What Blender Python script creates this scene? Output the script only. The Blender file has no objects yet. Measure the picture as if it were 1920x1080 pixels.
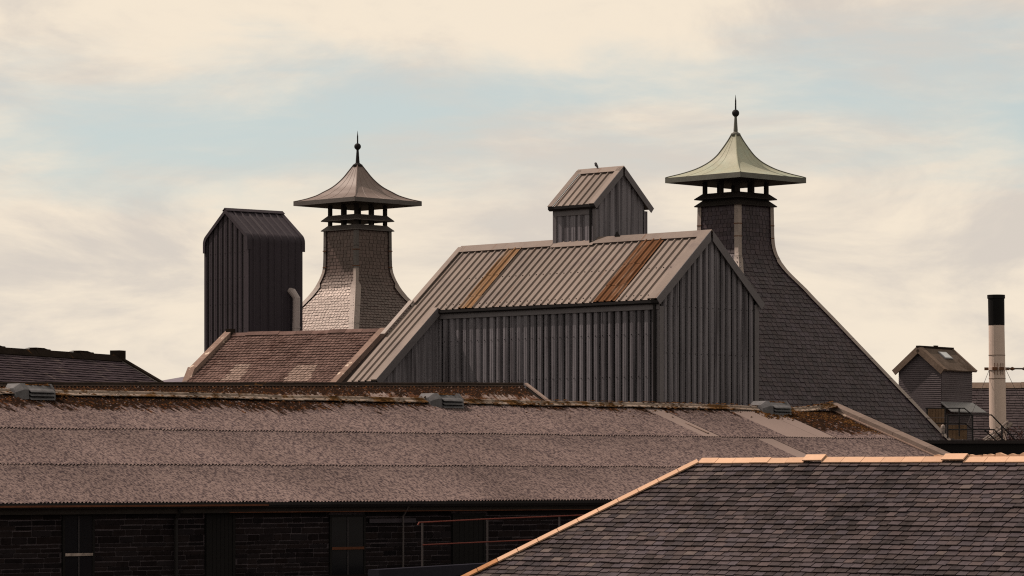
import bpy, bmesh, math, random
from mathutils import Vector, Matrix
RN = random.Random(11)
SC = bpy.context.scene
COL = SC.collection
# ------------------------------------------------------------------ camera, sky, sun
F, CX, HOR, G = 6400.0, 960.0, 900.0, 6.5          # focal length and horizon in photo pixels, eye height in metres
rad = math.radians
cam = bpy.data.cameras.new('camera')
cam_o = bpy.data.objects.new('camera', cam)
COL.objects.link(cam_o)
cam.sensor_width = 36.0
cam.lens = F / 1920.0 * 36.0
cam.shift_y = (HOR - 540.0) / 1920.0
cam.clip_start, cam.clip_end = 1.0, 20000.0
cam_o.location = (0, 0, G)
cam_o.rotation_euler = (rad(90), 0, 0)
SC.camera = cam_o

SUN_EL = rad(50)
SUN_DIR = Vector((-0.92 * math.cos(SUN_EL), 0.39 * math.cos(SUN_EL), math.sin(SUN_EL))).normalized()
sun = bpy.data.lights.new('sun', 'SUN')
sun.energy = 5.0
sun.angle = rad(0.6)
sun.color = (1.0, 0.82, 0.69)
sun_o = bpy.data.objects.new('sun', sun)
COL.objects.link(sun_o)
sun_o.rotation_euler = SUN_DIR.to_track_quat('Z', 'Y').to_euler()
sun_o.location = (-40, 60, 60)

world = bpy.data.worlds.new('World')
SC.world = world
world.use_nodes = True
WN, WL = world.node_tree.nodes, world.node_tree.links
WN.clear()
def wn(t, **k):
    n = WN.new(t)
    for a, b in k.items():
        setattr(n, a, b)
    return n
def wmath(op, a, b=None, clamp=False):
    n = wn('ShaderNodeMath', operation=op, use_clamp=clamp)
    for i, v in enumerate((a, b)):
        if v is None: continue
        if isinstance(v, (int, float)): n.inputs[i].default_value = v
        else: WL.new(v, n.inputs[i])
    return n.outputs[0]
def wsmooth(v, lo, hi):
    n = wn('ShaderNodeMapRange', interpolation_type='SMOOTHSTEP')
    WL.new(v, n.inputs['Value'])
    n.inputs['From Min'].default_value, n.inputs['From Max'].default_value = lo, hi
    return n.outputs['Result']
def wmix(f, a, b):
    n = wn('ShaderNodeMix', data_type='RGBA')
    WL.new(f, n.inputs['Factor']) if not isinstance(f, float) else setattr(n.inputs['Factor'], 'default_value', f)
    for key, v in ((6, a), (7, b)):
        if isinstance(v, tuple): n.inputs[key].default_value = v + (1,)
        else: WL.new(v, n.inputs[key])
    return n.outputs[2]
STR = 0.1
sky = wn('ShaderNodeTexSky', sky_type='NISHITA')
sky.sun_disc = False
sky.sun_elevation = SUN_EL
sky.sun_rotation = math.atan2(SUN_DIR.x, SUN_DIR.y)
sky.air_density, sky.dust_density, sky.ozone_density = 1.0, 2.0, 1.0
tc = wn('ShaderNodeTexCoord')
sep = wn('ShaderNodeSeparateXYZ')
WL.new(tc.outputs['Generated'], sep.inputs[0])
def wnoise(sx, sz, scale, detail, rough, dist=0.0, off=(0, 0, 0)):
    mp = wn('ShaderNodeMapping')
    mp.inputs['Scale'].default_value = (sx, sx, sz)
    mp.inputs['Location'].default_value = off
    WL.new(tc.outputs['Generated'], mp.inputs[0])
    n = wn('ShaderNodeTexNoise')
    n.inputs['Scale'].default_value = scale
    n.inputs['Detail'].default_value = detail
    n.inputs['Roughness'].default_value = rough
    n.inputs['Distortion'].default_value = dist
    WL.new(mp.outputs[0], n.inputs['Vector'])
    return n.outputs['Fac']
CLOUD_OFF = (1.3, 4.4, 0.0)
n_big = wnoise(1.0, 4.2, 7.0, 7.0, 0.56, 0.35, CLOUD_OFF)
n_fine = wnoise(1.0, 4.5, 22.0, 6.0, 0.6, 0.5, (1.7, 2.2, 0.3))
n_tone = wnoise(1.0, 3.2, 11.0, 8.0, 0.60, 0.5, (5.3, 1.2, 0.9))
zc = sep.outputs['Z']
# the break in the cloud lies in a band about six degrees up, tilting up to the right
zt = wmath('SUBTRACT', zc, wmath('MULTIPLY', sep.outputs['X'], 0.02))
band = wmath('SUBTRACT', zt, 0.106)
band = wmath('DIVIDE', band, 0.023)
band = wmath('MULTIPLY', band, band)
band = wmath('EXPONENT', wmath('MULTIPLY', band, -1.0))
gap = wmath('ADD', wmath('MULTIPLY', n_big, 0.95), wmath('MULTIPLY', n_fine, 0.34))
gap = wmath('ADD', gap, wmath('MULTIPLY', band, 0.38))
gap = wsmooth(gap, 0.76, 1.16)
tone = wsmooth(n_tone, 0.36, 0.62)
cloud = wmix(tone, (6.9, 6.25, 5.55), (9.1, 7.95, 6.45))
veil = wmath('EXPONENT', wmath('MULTIPLY', wmath('MAXIMUM', zc, 0.0), -3.2))      # thin haze, densest towards the horizon
veil = wmath('MULTIPLY', veil, 0.95)
skyc = wmix(veil, sky.outputs[0], (6.7, 7.4, 7.1))
mixc = wmix(gap, cloud, skyc)
bg = wn('ShaderNodeBackground')
bg.inputs['Strength'].default_value = STR
WL.new(mixc, bg.inputs['Color'])
wo = wn('ShaderNodeOutputWorld')
WL.new(bg.outputs[0], wo.inputs[0])

SC.view_settings.view_transform = 'Standard'
SC.view_settings.look = 'None'
SC.view_settings.exposure = 0.0
SC.view_settings.gamma = 1.0
SC.view_settings.use_curve_mapping = False
SC.cycles.max_bounces = 6
SC.cycles.use_denoising = False
SC.cycles.pixel_filter_type = 'BLACKMAN_HARRIS'
SC.cycles.filter_width = 1.15

# ------------------------------------------------------------------ materials
MATS = {}
GRID = rad(45)
def mat(name, col, rough=0.8, spec=0.3, big=0.25, big_s=0.6, fine=0.2, fine_s=14.0, piece=0.0, hue=None, streak=0.0,
        col2=None, m_s=0.8, m_lo=0.5, m_hi=0.65, bump=0.15, metallic=0.0, stretch=None, ang=GRID, moss=None, flecks=None, tint=None):
    """one procedural material; every variation multiplies or replaces the base colour"""
    if rough >= 0.75: spec = 0.0                # weathered, matt surfaces
    m = bpy.data.materials.new(name)
    m.use_nodes = True
    nt = m.node_tree
    N, L = nt.nodes, nt.links
    N.clear()
    def node(t, **k):
        n = N.new(t)
        for a, b in k.items(): setattr(n, a, b)
        return n
    def math_(op, a, b=None, clamp=False):
        n = node('ShaderNodeMath', operation=op, use_clamp=clamp)
        for i, v in enumerate((a, b)):
            if v is None: continue
            if isinstance(v, (int, float)): n.inputs[i].default_value = v
            else: L.new(v, n.inputs[i])
        return n.outputs[0]
    def mixc(f, a, b):
        n = node('ShaderNodeMix', data_type='RGBA')
        L.new(f, n.inputs['Factor'])
        for key, v in ((6, a), (7, b)):
            if isinstance(v, tuple): n.inputs[key].default_value = v + (1,)
            else: L.new(v, n.inputs[key])
        return n.outputs[2]
    geo = node('ShaderNodeNewGeometry')
    pos = geo.outputs['Position']
    rot = node('ShaderNodeVectorRotate', rotation_type='Z_AXIS')
    rot.inputs['Angle'].default_value = -ang
    L.new(pos, rot.inputs['Vector'])
    def noise(scale, detail=4.0, rg=0.55, sc=(1, 1, 1), dist=0.0, off=(0, 0, 0)):
        mp = node('ShaderNodeMapping')
        mp.inputs['Scale'].default_value = sc
        mp.inputs['Location'].default_value = off
        L.new(rot.outputs[0], mp.inputs[0])
        n = node('ShaderNodeTexNoise')
        n.inputs['Scale'].default_value = scale
        n.inputs['Detail'].default_value = detail
        n.inputs['Roughness'].default_value = rg
        n.inputs['Distortion'].default_value = dist
        L.new(mp.outputs[0], n.inputs['Vector'])
        return n.outputs['Fac']
    def smooth(v, lo, hi):
        n = node('ShaderNodeMapRange', interpolation_type='SMOOTHSTEP')
        L.new(v, n.inputs['Value'])
        n.inputs['From Min'].default_value, n.inputs['From Max'].default_value = lo, hi
        return n.outputs['Result']
    n1 = noise(big_s, 5.0, 0.6, stretch or (1, 1, 1))
    n2 = noise(fine_s, 3.0, 0.6, stretch or (1, 1, 1))
    val = math_('ADD', math_('MULTIPLY', math_('SUBTRACT', n1, 0.5), big * 3.0), math_('MULTIPLY', math_('SUBTRACT', n2, 0.5), fine * 3.0))
    rnd = None
    if piece or hue:
        oi = node('ShaderNodeObjectInfo')
        rnd = math_('FRACT', math_('ADD', geo.outputs['Random Per Island'], oi.outputs['Random']))
    if piece:
        val = math_('ADD', val, math_('MULTIPLY', math_('SUBTRACT', rnd, 0.5), piece * 2.0))
    if streak:
        n3 = noise(3.0, 4.0, 0.6, (2.2, 2.2, 0.10), off=(4, 2, 1))
        val = math_('ADD', val, math_('MULTIPLY', math_('SUBTRACT', n3, 0.5), streak * 3.0))
    val = math_('MAXIMUM', math_('ADD', val, 1.0), 0.12)
    base = col
    if hue:
        r2 = math_('FRACT', math_('MULTIPLY', rnd, 7.31))
        base = mixc(r2, col, hue)
    if col2:
        mk = noise(m_s, 6.0, 0.65, stretch or (1, 1, 1), 0.3, (7, 3, 5))
        base = mixc(smooth(mk, m_lo, m_hi), base, col2)
    if flecks:
        fcol, fs, flo, fhi, fst = flecks
        base = mixc(smooth(noise(fs, 3.0, 0.62, fst, 0.2, (2, 9, 4)), flo, fhi), base, fcol)
    if isinstance(base, tuple):
        rgb = node('ShaderNodeRGB')
        rgb.outputs[0].default_value = base + (1,)
        base = rgb.outputs[0]
    sc = node('ShaderNodeVectorMath', operation='SCALE')
    L.new(base, sc.inputs[0])
    L.new(val, sc.inputs['Scale'])
    out_col = sc.outputs[0]
    if moss:                                   # growth that creeps down from the ridge: origin, ridge angle, depth
        (ox, oy), a, depth, mcol, lcol, hw = moss
        sub = node('ShaderNodeVectorMath', operation='SUBTRACT')
        L.new(pos, sub.inputs[0]); sub.inputs[1].default_value = (ox, oy, 0)
        r2n = node('ShaderNodeVectorRotate', rotation_type='Z_AXIS')
        r2n.inputs['Angle'].default_value = -a
        L.new(sub.outputs[0], r2n.inputs['Vector'])
        sp = node('ShaderNodeSeparateXYZ'); L.new(r2n.outputs[0], sp.inputs[0])
        down = math_('MULTIPLY', sp.outputs['Y'], -1.0)
        big_m = noise(0.55, 5.0, 0.7, (1, 0.6, 1), 0.4, (3, 3, 3))
        str_m = noise(5.0, 5.0, 0.7, (1.6, 0.22, 0.22), 0.0, (1, 5, 2))
        reach = math_('ADD', math_('MULTIPLY', math_('SUBTRACT', big_m, 0.5), depth * 2.6), math_('MULTIPLY', math_('SUBTRACT', str_m, 0.5), depth * 2.2))
        reach = math_('ADD', reach, depth)
        if hw:                                 # thins out along the ridge (local x), then returns at the far verge
            wx = math_('MULTIPLY', smooth(sp.outputs['X'], 2.0, 20.0), -hw)
            wx = math_('ADD', wx, math_('MULTIPLY', smooth(sp.outputs['X'], 25.3, 27.0), hw * 2.2))
            reach = math_('ADD', reach, wx)
        mk = smooth(math_('SUBTRACT', reach, down), -0.12, 0.22)
        n5 = noise(9.0, 4.0, 0.7, (1, 0.6, 1), 0.0, (8, 1, 2))
        mc = mixc(smooth(n5, 0.50, 0.72), mcol, lcol)
        sp5 = noise(16.0, 2.0, 0.6, (1, 0.4, 1), 0.0, (4, 4, 1))
        keep = math_('SUBTRACT', 1.0, smooth(sp5, 0.60, 0.70))
        out_col = mixc(math_('MULTIPLY', mk, keep), out_col, mc)
    b = node('ShaderNodeBsdfPrincipled')
    L.new(out_col, b.inputs['Base Color'])
    b.inputs['Roughness'].default_value = rough
    b.inputs['Specular IOR Level'].default_value = spec
    b.inputs['Metallic'].default_value = metallic
    if tint: b.inputs['Specular Tint'].default_value = tint + (1,)
    if bump:
        bp = node('ShaderNodeBump')
        bp.inputs['Strength'].default_value = bump
        bp.inputs['Distance'].default_value = 0.03
        L.new(n2, bp.inputs['Height'])
        L.new(bp.outputs[0], b.inputs['Normal'])
    o = node('ShaderNodeOutputMaterial')
    L.new(b.outputs[0], o.inputs[0])
    MATS[name] = m
    return m

WH_ANG = rad(43.5)                              # warehouse ridge direction
WH_O = (-12.0, 80.0)
mat('grey_cladding', (0.134, 0.128, 0.146), 0.55, 0.07, 0.14, 0.5, 0.10, 9.0, streak=0.34, piece=0.16, flecks=((0.058, 0.054, 0.062), 1.0, 0.48, 0.66, (5.0, 5.0, 0.12)), bump=0.05)
mat('roof_cladding', (0.158, 0.128, 0.114), 0.5, 0.06, 0.14, 0.7, 0.10, 12.0, piece=0.13, col2=(0.125, 0.10, 0.094), m_lo=0.50, m_hi=0.72, flecks=((0.115, 0.066, 0.045), 1.3, 0.62, 0.74, (.18, 2.4, .18)), bump=0.05)
mat('trim_metal', (0.105, 0.099, 0.108), 0.5, 0.06, 0.12, 0.8, 0.1, 10.0, bump=0.05)
mat('rust', (0.175, 0.105, 0.06), 0.8, 0.2, 0.30, 1.2, 0.25, 10.0, stretch=(.22, 1.6, .22), col2=(0.20, 0.155, 0.125), m_s=2.2, m_lo=0.52, m_hi=0.66, bump=0.1)
mat('dark_rust', (0.105, 0.052, 0.029), 0.8, 0.2, 0.35, 1.3, 0.3, 9.0, stretch=(.22, 1.6, .22), col2=(0.20, 0.13, 0.095), m_s=2.4, m_lo=0.54, m_hi=0.66, bump=0.1)
mat('dark_cladding', (0.034, 0.029, 0.036), 0.6, 0.06, 0.12, 0.5, 0.1, 8.0, streak=0.10, bump=0.04)
mat('dark_steel', (0.014, 0.013, 0.014), 0.6, 0.06, 0.2, 1.0, 0.1, 10.0, bump=0.05)
mat('kiln_slate', (0.036, 0.0275, 0.036), 0.45, 0.12, 0.45, 0.35, 0.30, 12.0, piece=0.30, hue=(0.032, 0.022, 0.026), bump=0.2, stretch=(1, 1, .35))
mat('brown_slate', (0.050, 0.034, 0.032), 0.37, 0.34, 0.3, 0.5, 0.25, 12.0, piece=0.25, hue=(0.046, 0.032, 0.031), bump=0.2, stretch=(1, 1, .5), tint=(0.95, 0.76, 0.66))
mat('roof_slate', (0.046, 0.0345, 0.0350), 0.55, 0.06, 0.50, 0.70, 0.28, 11.0, piece=0.42, hue=(0.040, 0.033, 0.039), bump=0.3, stretch=(.38, 1.1, .5))
mat('roof_slate_light', (0.074, 0.059, 0.057), 0.6, 0.05, 0.25, 0.6, 0.25, 11.0, piece=0.25, bump=0.3)
mat('brown_tile', (0.112, 0.075, 0.068), 0.8, 0.2, 0.28, 0.8, 0.25, 12.0, piece=0.18, col2=(0.062, 0.038, 0.034), m_s=0.75, m_lo=0.50, m_hi=0.66, bump=0.3)
mat('pale_tile', (0.20, 0.15, 0.132), 0.8, 0.2, 0.12, 1.0, 0.2, 12.0, piece=0.15, bump=0.3)
mat('far_slate', (0.050, 0.041, 0.044), 0.8, 0.2, 0.30, 0.5, 0.25, 10.0, piece=0.12, stretch=(1, 1, 1), bump=0.3)
mat('copper', (0.24, 0.245, 0.185), 0.62, 0.3, 0.14, 1.0, 0.14, 10.0, col2=(0.235, 0.265, 0.21), m_s=1.4, m_lo=0.45, m_hi=0.7, bump=0.1)
mat('copper_edge', (0.075, 0.077, 0.067), 0.6, 0.3, 0.3, 2.0, 0.2, 14.0, bump=0.1)
mat('brown_lead', (0.105, 0.076, 0.068), 0.55, 0.35, 0.16, 1.1, 0.15, 10.0, col2=(0.115, 0.085, 0.078), m_s=1.6, m_lo=0.45, m_hi=0.7, bump=0.12)
mat('dark_wood', (0.018, 0.015, 0.014), 0.7, 0.06, 0.25, 1.5, 0.25, 14.0, bump=0.2)
mat('pale_lead', (0.20, 0.165, 0.15), 0.6, 0.3, 0.2, 1.2, 0.2, 9.0, piece=0.1, bump=0.15)
mat('grey_lead', (0.06, 0.052, 0.05), 0.55, 0.35, 0.2, 1.2, 0.2, 9.0, piece=0.1, bump=0.15)
mat('rusty_clip', (0.10, 0.05, 0.03), 0.8, 0.2)
mat('terracotta', (0.46, 0.305, 0.215), 0.75, 0.2, 0.08, 1.2, 0.08, 14.0, piece=0.08, hue=(0.44, 0.285, 0.20), bump=0.1)
mat('mossy_terracotta', (0.33, 0.17, 0.09), 0.8, 0.2, 0.2, 2.0, 0.2, 10.0, piece=0.1, bump=0.15)
mat('asbestos', (0.124, 0.095, 0.090), 0.85, 0.2, 0.30, 0.35, 0.30, 22.0, piece=0.05, ang=WH_ANG, stretch=(1.0, 0.45, 1.0), bump=0.2,
    flecks=((0.040, 0.031, 0.034), 33.0, 0.41, 0.63, (1.4, 0.24, 0.5)), moss=(WH_O, WH_ANG, 1.05, (0.013, 0.008, 0.006), (0.085, 0.034, 0.014), 0.80))
mat('pale_asbestos', (0.145, 0.115, 0.107), 0.85, 0.2, 0.06, 0.6, 0.05, 18.0, piece=0.04, ang=WH_ANG, bump=0.05)
SHED_ANG = rad(18)
SHED_O = (0.42, 108.0)
mat('mossy_asbestos', (0.13, 0.105, 0.098), 0.85, 0.2, 0.25, 0.8, 0.3, 12.0, piece=0.12, ang=SHED_ANG, stretch=(1.0, 0.3, 1.0), bump=0.2,
    flecks=((0.050, 0.024, 0.015), 3.0, 0.40, 0.60, (1.6, 0.13, 0.4)), moss=(SHED_O, SHED_ANG, 1.5, (0.013, 0.008, 0.006), (0.075, 0.032, 0.014), 0.0))
mat('ridge_asbestos', (0.20, 0.16, 0.135), 0.85, 0.2, 0.15, 1.0, 0.2, 9.0, piece=0.12, ang=WH_ANG, col2=(0.085, 0.046, 0.020), m_s=1.5, m_lo=0.50, m_hi=0.60, bump=0.2)
mat('dark_ridge', (0.018, 0.014, 0.012), 0.9, 0.1, 0.3, 1.0, 0.3, 9.0, col2=(0.10, 0.05, 0.02), m_s=1.8, m_lo=0.60, m_hi=0.72, bump=0.3)
mat('moss', (0.088, 0.043, 0.016), 0.95, 0.05, 0.3, 2.0, 0.3, 20.0, piece=0.45, hue=(0.028, 0.014, 0.008), bump=0.4)
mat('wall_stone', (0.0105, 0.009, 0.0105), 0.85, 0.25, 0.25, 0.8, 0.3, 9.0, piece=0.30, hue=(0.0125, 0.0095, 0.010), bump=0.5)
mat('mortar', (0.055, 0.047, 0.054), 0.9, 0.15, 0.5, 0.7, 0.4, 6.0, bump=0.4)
mat('coping_stone', (0.15, 0.117, 0.104), 0.85, 0.2, 0.15, 1.0, 0.2, 9.0, piece=0.1, bump=0.25)
mat('skew_stone', (0.19, 0.135, 0.115), 0.85, 0.2, 0.15, 1.5, 0.2, 9.0, piece=0.08, col2=(0.44, 0.36, 0.30), m_s=3.0, m_lo=0.60, m_hi=0.66, bump=0.25)
mat('old_render', (0.10, 0.08, 0.075), 0.9, 0.2, 0.2, 0.6, 0.2, 6.0, bump=0.2)
mat('grey_paint', (0.085, 0.085, 0.092), 0.6, 0.06, 0.35, 2.5, 0.3, 9.0, bump=0.15)
mat('rust_brown', (0.075, 0.032, 0.02), 0.8, 0.2, 0.35, 0.6, 0.3, 6.0, bump=0.1)
mat('red_paint', (0.12, 0.032, 0.025), 0.6, 0.06, 0.2, 0.8, 0.1, 6.0, bump=0.05)
mat('dim_post', (0.06, 0.053, 0.055), 0.7, 0.06, 0.2, 0.8, 0.1, 6.0, bump=0.05)
mat('glass_pane', (0.006, 0.006, 0.008), 0.2, 0.12, 0.1, 1.0, 0.1, 5.0, bump=0.0)
mat('window_wood', (0.007, 0.0065, 0.007), 0.6, 0.06, bump=0.1)
mat('trim_bar', (0.035, 0.032, 0.035), 0.8, 0.0, bump=0.0)
mat('dark_slab', (0.020, 0.020, 0.027), 0.8, 0.0, bump=0.1)
mat('sill_paint', (0.22, 0.185, 0.17), 0.8, 0.2, 0.6, 3.0, 0.5, 9.0, bump=0.2)
mat('chimney_paint', (0.42, 0.34, 0.30), 0.7, 0.25, 0.08, 0.8, 0.06, 9.0, streak=0.06, bump=0.05)
mat('black_paint', (0.0065, 0.006, 0.0065), 0.6, 0.06, 0.2, 1.0, 0.1, 9.0, bump=0.05)
mat('black_rail', (0.016, 0.015, 0.016), 0.6, 0.06, bump=0.0)
mat('weatherboard', (0.080, 0.068, 0.076), 0.65, 0.06, 0.18, 0.8, 0.2, 9.0, piece=0.10, bump=0.15)
mat('hut_roof', (0.09, 0.071, 0.06), 0.85, 0.2, 0.30, 1.2, 0.3, 9.0, col2=(0.06, 0.045, 0.036), m_s=1.6, m_lo=0.50, m_hi=0.66, bump=0.35)
mat('hut_trim', (0.13, 0.098, 0.08), 0.8, 0.2, 0.25, 1.8, 0.25, 9.0, bump=0.25)
mat('zinc', (0.10, 0.10, 0.11), 0.4, 0.5, 0.15, 1.2, 0.1, 7.0, bump=0.05)
mat('skylight_glass', (0.30, 0.33, 0.36), 0.12, 0.6, 0.1, 1.0, 0.1, 5.0, bump=0.0)
mat('brown_board', (0.13, 0.085, 0.055), 0.8, 0.2, 0.3, 1.2, 0.2, 6.0, piece=0.15, streak=0.2, bump=0.15)
mat('asphalt_roof', (0.025, 0.022, 0.023), 0.9, 0.2, bump=0.2)
mat('pipe_paint', (0.25, 0.215, 0.215), 0.5, 0.4, 0.12, 1.5, 0.1, 8.0, bump=0.05)
mat('left_slate', (0.045, 0.036, 0.042), 0.8, 0.25, 0.28, 0.8, 0.22, 9.0, piece=0.06, ang=rad(67), stretch=(1.0, 0.22, 1.0), col2=(0.085, 0.069, 0.068), m_s=2.2, m_lo=0.52, m_hi=0.72, bump=0.3)
mat('earth', (0.09, 0.075, 0.06), 0.95, 0.1, 0.3, 0.05, 0.2, 1.0, bump=0.2)
mat('hazed_hill', (0.135, 0.122, 0.145), 0.95, 0.05, 0.25, 0.01, 0.15, 0.06, bump=0.0)  # distance haze is put into the hill's bluish mauve colour
mat('twig', (0.05, 0.028, 0.026), 0.9, 0.1, piece=0.3, bump=0.0)

# ------------------------------------------------------------------ helpers
def at(u, v, Y):
    """the point at depth Y seen at photo pixel u, v"""
    return Vector(((u - CX) / F * Y, Y, G + (HOR - v) / F * Y))
def px(p):
    return CX + F * p.x / p.y, HOR - F * (p.z - G) / p.y

class MB:
    """collects faces and links them as ONE mesh object"""
    def __init__(self): self.v, self.f = [], []
    def add(self, vs, fs):
        o = len(self.v)
        self.v += [tuple(p) for p in vs]
        self.f += [tuple(o + i for i in f) for f in fs]
        return self
    def quad(self, a, b, c, d): return self.add((a, b, c, d), ((0, 1, 2, 3),))
    def box(self, x0, x1, y0, y1, z0, z1):
        return self.hexa([(x0, y0, z0), (x1, y0, z0), (x1, y1, z0), (x0, y1, z0), (x0, y0, z1), (x1, y0, z1), (x1, y1, z1), (x0, y1, z1)])
    def hexa(self, p): return self.add(p, ((3, 2, 1, 0), (4, 5, 6, 7), (0, 1, 5, 4), (1, 2, 6, 5), (2, 3, 7, 6), (3, 0, 4, 7)))
    def extrude(self, pts, vec):
        """a polygon of 3D points pushed along vec"""
        n = len(pts); vec = Vector(vec)
        a = [Vector(p) for p in pts]
        b = [p + vec for p in a]
        fs = [tuple(range(n - 1, -1, -1)), tuple(range(n, 2 * n))] + [(i, (i + 1) % n, n + (i + 1) % n, n + i) for i in range(n)]
        return self.add(a + b, fs)
    def beam(self, p0, p1, w, h, up=(0, 0, 1)):
        p0, p1 = Vector(p0), Vector(p1)
        d = (p1 - p0).normalized()
        s = d.cross(Vector(up))
        if s.length < 1e-4: s = d.cross(Vector((1, 0, 0)))
        s.normalize(); t = s.cross(d)
        s *= w / 2; t *= h / 2
        return self.hexa([p0 - s - t, p0 + s - t, p0 + s + t, p0 - s + t, p1 - s - t, p1 + s - t, p1 + s + t, p1 - s + t])
    def tube(self, pts, r, n=8):
        pts = [Vector(p) for p in pts]
        rings = []
        s = None
        for i, p in enumerate(pts):
            d = (pts[min(i + 1, len(pts) - 1)] - pts[max(i - 1, 0)]).normalized()
            if s is None:
                s = d.cross(Vector((0, 0, 1)))
                if s.length < 1e-3: s = d.cross(Vector((0, 1, 0)))
            else: s = s - d * s.dot(d)
            s.normalize(); t = s.cross(d)
            rr = r[i] if isinstance(r, (list, tuple)) else r
            rings.append([p + (s * math.cos(2 * math.pi * k / n) + t * math.sin(2 * math.pi * k / n)) * rr for k in range(n)])
        vs = [q for rg in rings for q in rg]
        fs = [(i * n + k, i * n + (k + 1) % n, (i + 1) * n + (k + 1) % n, (i + 1) * n + k) for i in range(len(pts) - 1) for k in range(n)]
        fs += [tuple(range(n - 1, -1, -1)), tuple(range((len(pts) - 1) * n, len(pts) * n))]
        return self.add(vs, fs)
    def lathe(self, prof, c=(0, 0), n=16, off=0.0):
        vs = [(c[0] + r * math.cos(2 * math.pi * k / n + off), c[1] + r * math.sin(2 * math.pi * k / n + off), z) for r, z in prof for k in range(n)]
        m = len(prof)
        fs = [(i * n + k, i * n + (k + 1) % n, (i + 1) * n + (k + 1) % n, (i + 1) * n + k) for i in range(m - 1) for k in range(n)]
        fs += [tuple(range(n)), tuple(range((m - 1) * n, m * n))]
        return self.add(vs, fs)
    def build(self, name, material, parent=None, smooth=False, label=None, kind=None, loc=None, recalc=True):
        me = bpy.data.meshes.new(name)
        me.from_pydata(self.v, [], self.f)
        if recalc and len(self.f) < 6000:
            bm = bmesh.new(); bm.from_mesh(me)
            bmesh.ops.recalc_face_normals(bm, faces=bm.faces)
            bm.to_mesh(me); bm.free()
        if material: me.materials.append(MATS[material])
        if smooth: me.polygons.foreach_set('use_smooth', [True] * len(me.polygons))
        o = bpy.data.objects.new(name, me)
        COL.objects.link(o)
        if parent is not None: o.parent = parent
        if label: o['label'] = label
        if kind: o['kind'] = kind
        if loc is not None: o.location = loc
        return o

def thing(name, label, cat, loc, ang=0.0, group=None):
    """an Empty at the thing's base that parents its parts; local z = 0 is the eye level's ground"""
    o = bpy.data.objects.new(name, None)
    COL.objects.link(o)
    o.location = loc
    o.rotation_euler = (0, 0, ang)
    o['label'], o['category'] = label, cat
    if group: o['group'] = group
    return o
def tag(o, label, cat, group=None):
    o['label'], o['category'] = label, cat
    if group: o['group'] = group
    return o

def cladding(o, a, l, n, x0, x1, y0, y1, pitch=0.333, rib=0.06, flat=0.03, depth=0.045, raised=True, phase=0.0, mid=True):
    """one profiled metal sheet: o origin, a across, l along, n outwards; y0, y1 numbers or functions of x"""
    o, a, l, n = Vector(o), Vector(a), Vector(l), Vector(n)
    fy0 = y0 if callable(y0) else (lambda x: y0)
    fy1 = y1 if callable(y1) else (lambda x: y1)
    xs = {x0: None, x1: None}
    k = math.floor((x0 - phase) / pitch) - 1
    pts = []
    while True:
        c = phase + k * pitch
        if c - pitch > x1: break
        h = depth if raised else -depth
        pts += [(c - rib / 2 - flat, 0), (c - rib / 2, h), (c + rib / 2, h), (c + rib / 2 + flat, 0)]
        if mid:
            cm = c + pitch / 2
            pts += [(cm - 0.022, 0), (cm - 0.012, 0.008 if not raised else 0.006), (cm + 0.012, 0.008 if not raised else 0.006), (cm + 0.022, 0)]
        k += 1
    def hgt(x):
        for (xa, ha), (xb, hb) in zip(pts, pts[1:]):
            if xa <= x <= xb:
                return ha + (hb - ha) * ((x - xa) / (xb - xa) if xb > xa else 0)
        return 0.0
    br = [x0] + [x for x, _ in pts if x0 + 1e-4 < x < x1 - 1e-4] + [x1]
    extra = getattr(y1, 'breaks', ()) if callable(y1) else ()
    br = sorted(set(br) | {x for x in extra if x0 < x < x1})
    vs, fs = [], []
    for x in br:
        h = hgt(x)
        vs += [o + a * x + l * fy0(x) + n * h, o + a * x + l * fy1(x) + n * h]
    for i in range(len(br) - 1):
        fs.append((2 * i, 2 * i + 2, 2 * i + 3, 2 * i + 1))
    mb = MB(); mb.add(vs, fs)
    return mb

# flat pieces (slates, tiles, stones): unit meshes shared by all pieces of a kind
UNIT = {}
def unit_slate(th, var, matname):
    key = (th, var, matname)
    if key not in UNIT:
        r = random.Random(var * 17 + 3)
        j = lambda s: r.uniform(-s, s)
        c = r.choice((0, 0, 0.06))
        vs = [(-.5, 0.01 + j(.02) + c, -.012), (.5, 0.01 + j(.02), -.012), (.5, 1, -.012), (-.5, 1, -.012),
              (-.5 + j(.01), j(.02) + c, th + j(.002)), (.5 + j(.01), j(.02), th + j(.002)), (.5, 1, 0.004), (-.5, 1, 0.004)]
        fs = ((4, 5, 6, 7), (0, 1, 5, 4), (1, 2, 6, 5), (3, 0, 4, 7))
        me = bpy.data.meshes.new('slate')
        me.from_pydata(vs, [], fs)
        me.materials.append(MATS[matname])
        UNIT[key] = (me, vs, fs)
    return UNIT[key]
def unit_stone(var, matname):
    key = ('stone', var, matname)
    if key not in UNIT:
        r = random.Random(var * 13 + 1)
        j = lambda s: r.uniform(-s, s)
        b = .05
        out = [(-.5, 0, 0), (.5, 0, 0), (.5, 1, 0), (-.5, 1, 0)]
        top = [(-.5 + .03 + j(.02), b + .04 + j(.05), 1 + j(.3)), (.5 - .03 + j(.02), b + .04 + j(.05), 1 + j(.3)), (.5 - .03 + j(.02), 1 - b - .04 + j(.05), 1 + j(.3)), (-.5 + .03 + j(.02), 1 - b - .04 + j(.05), 1 + j(.3))]
        vs = out + top
        fs = ((4, 5, 6, 7), (0, 1, 5, 4), (1, 2, 6, 5), (2, 3, 7, 6), (3, 0, 4, 7))
        me = bpy.data.meshes.new('stone')
        me.from_pydata(vs, [], fs)
        me.materials.append(MATS[matname])
        UNIT[key] = (me, vs, fs)
    return UNIT[key]

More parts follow.
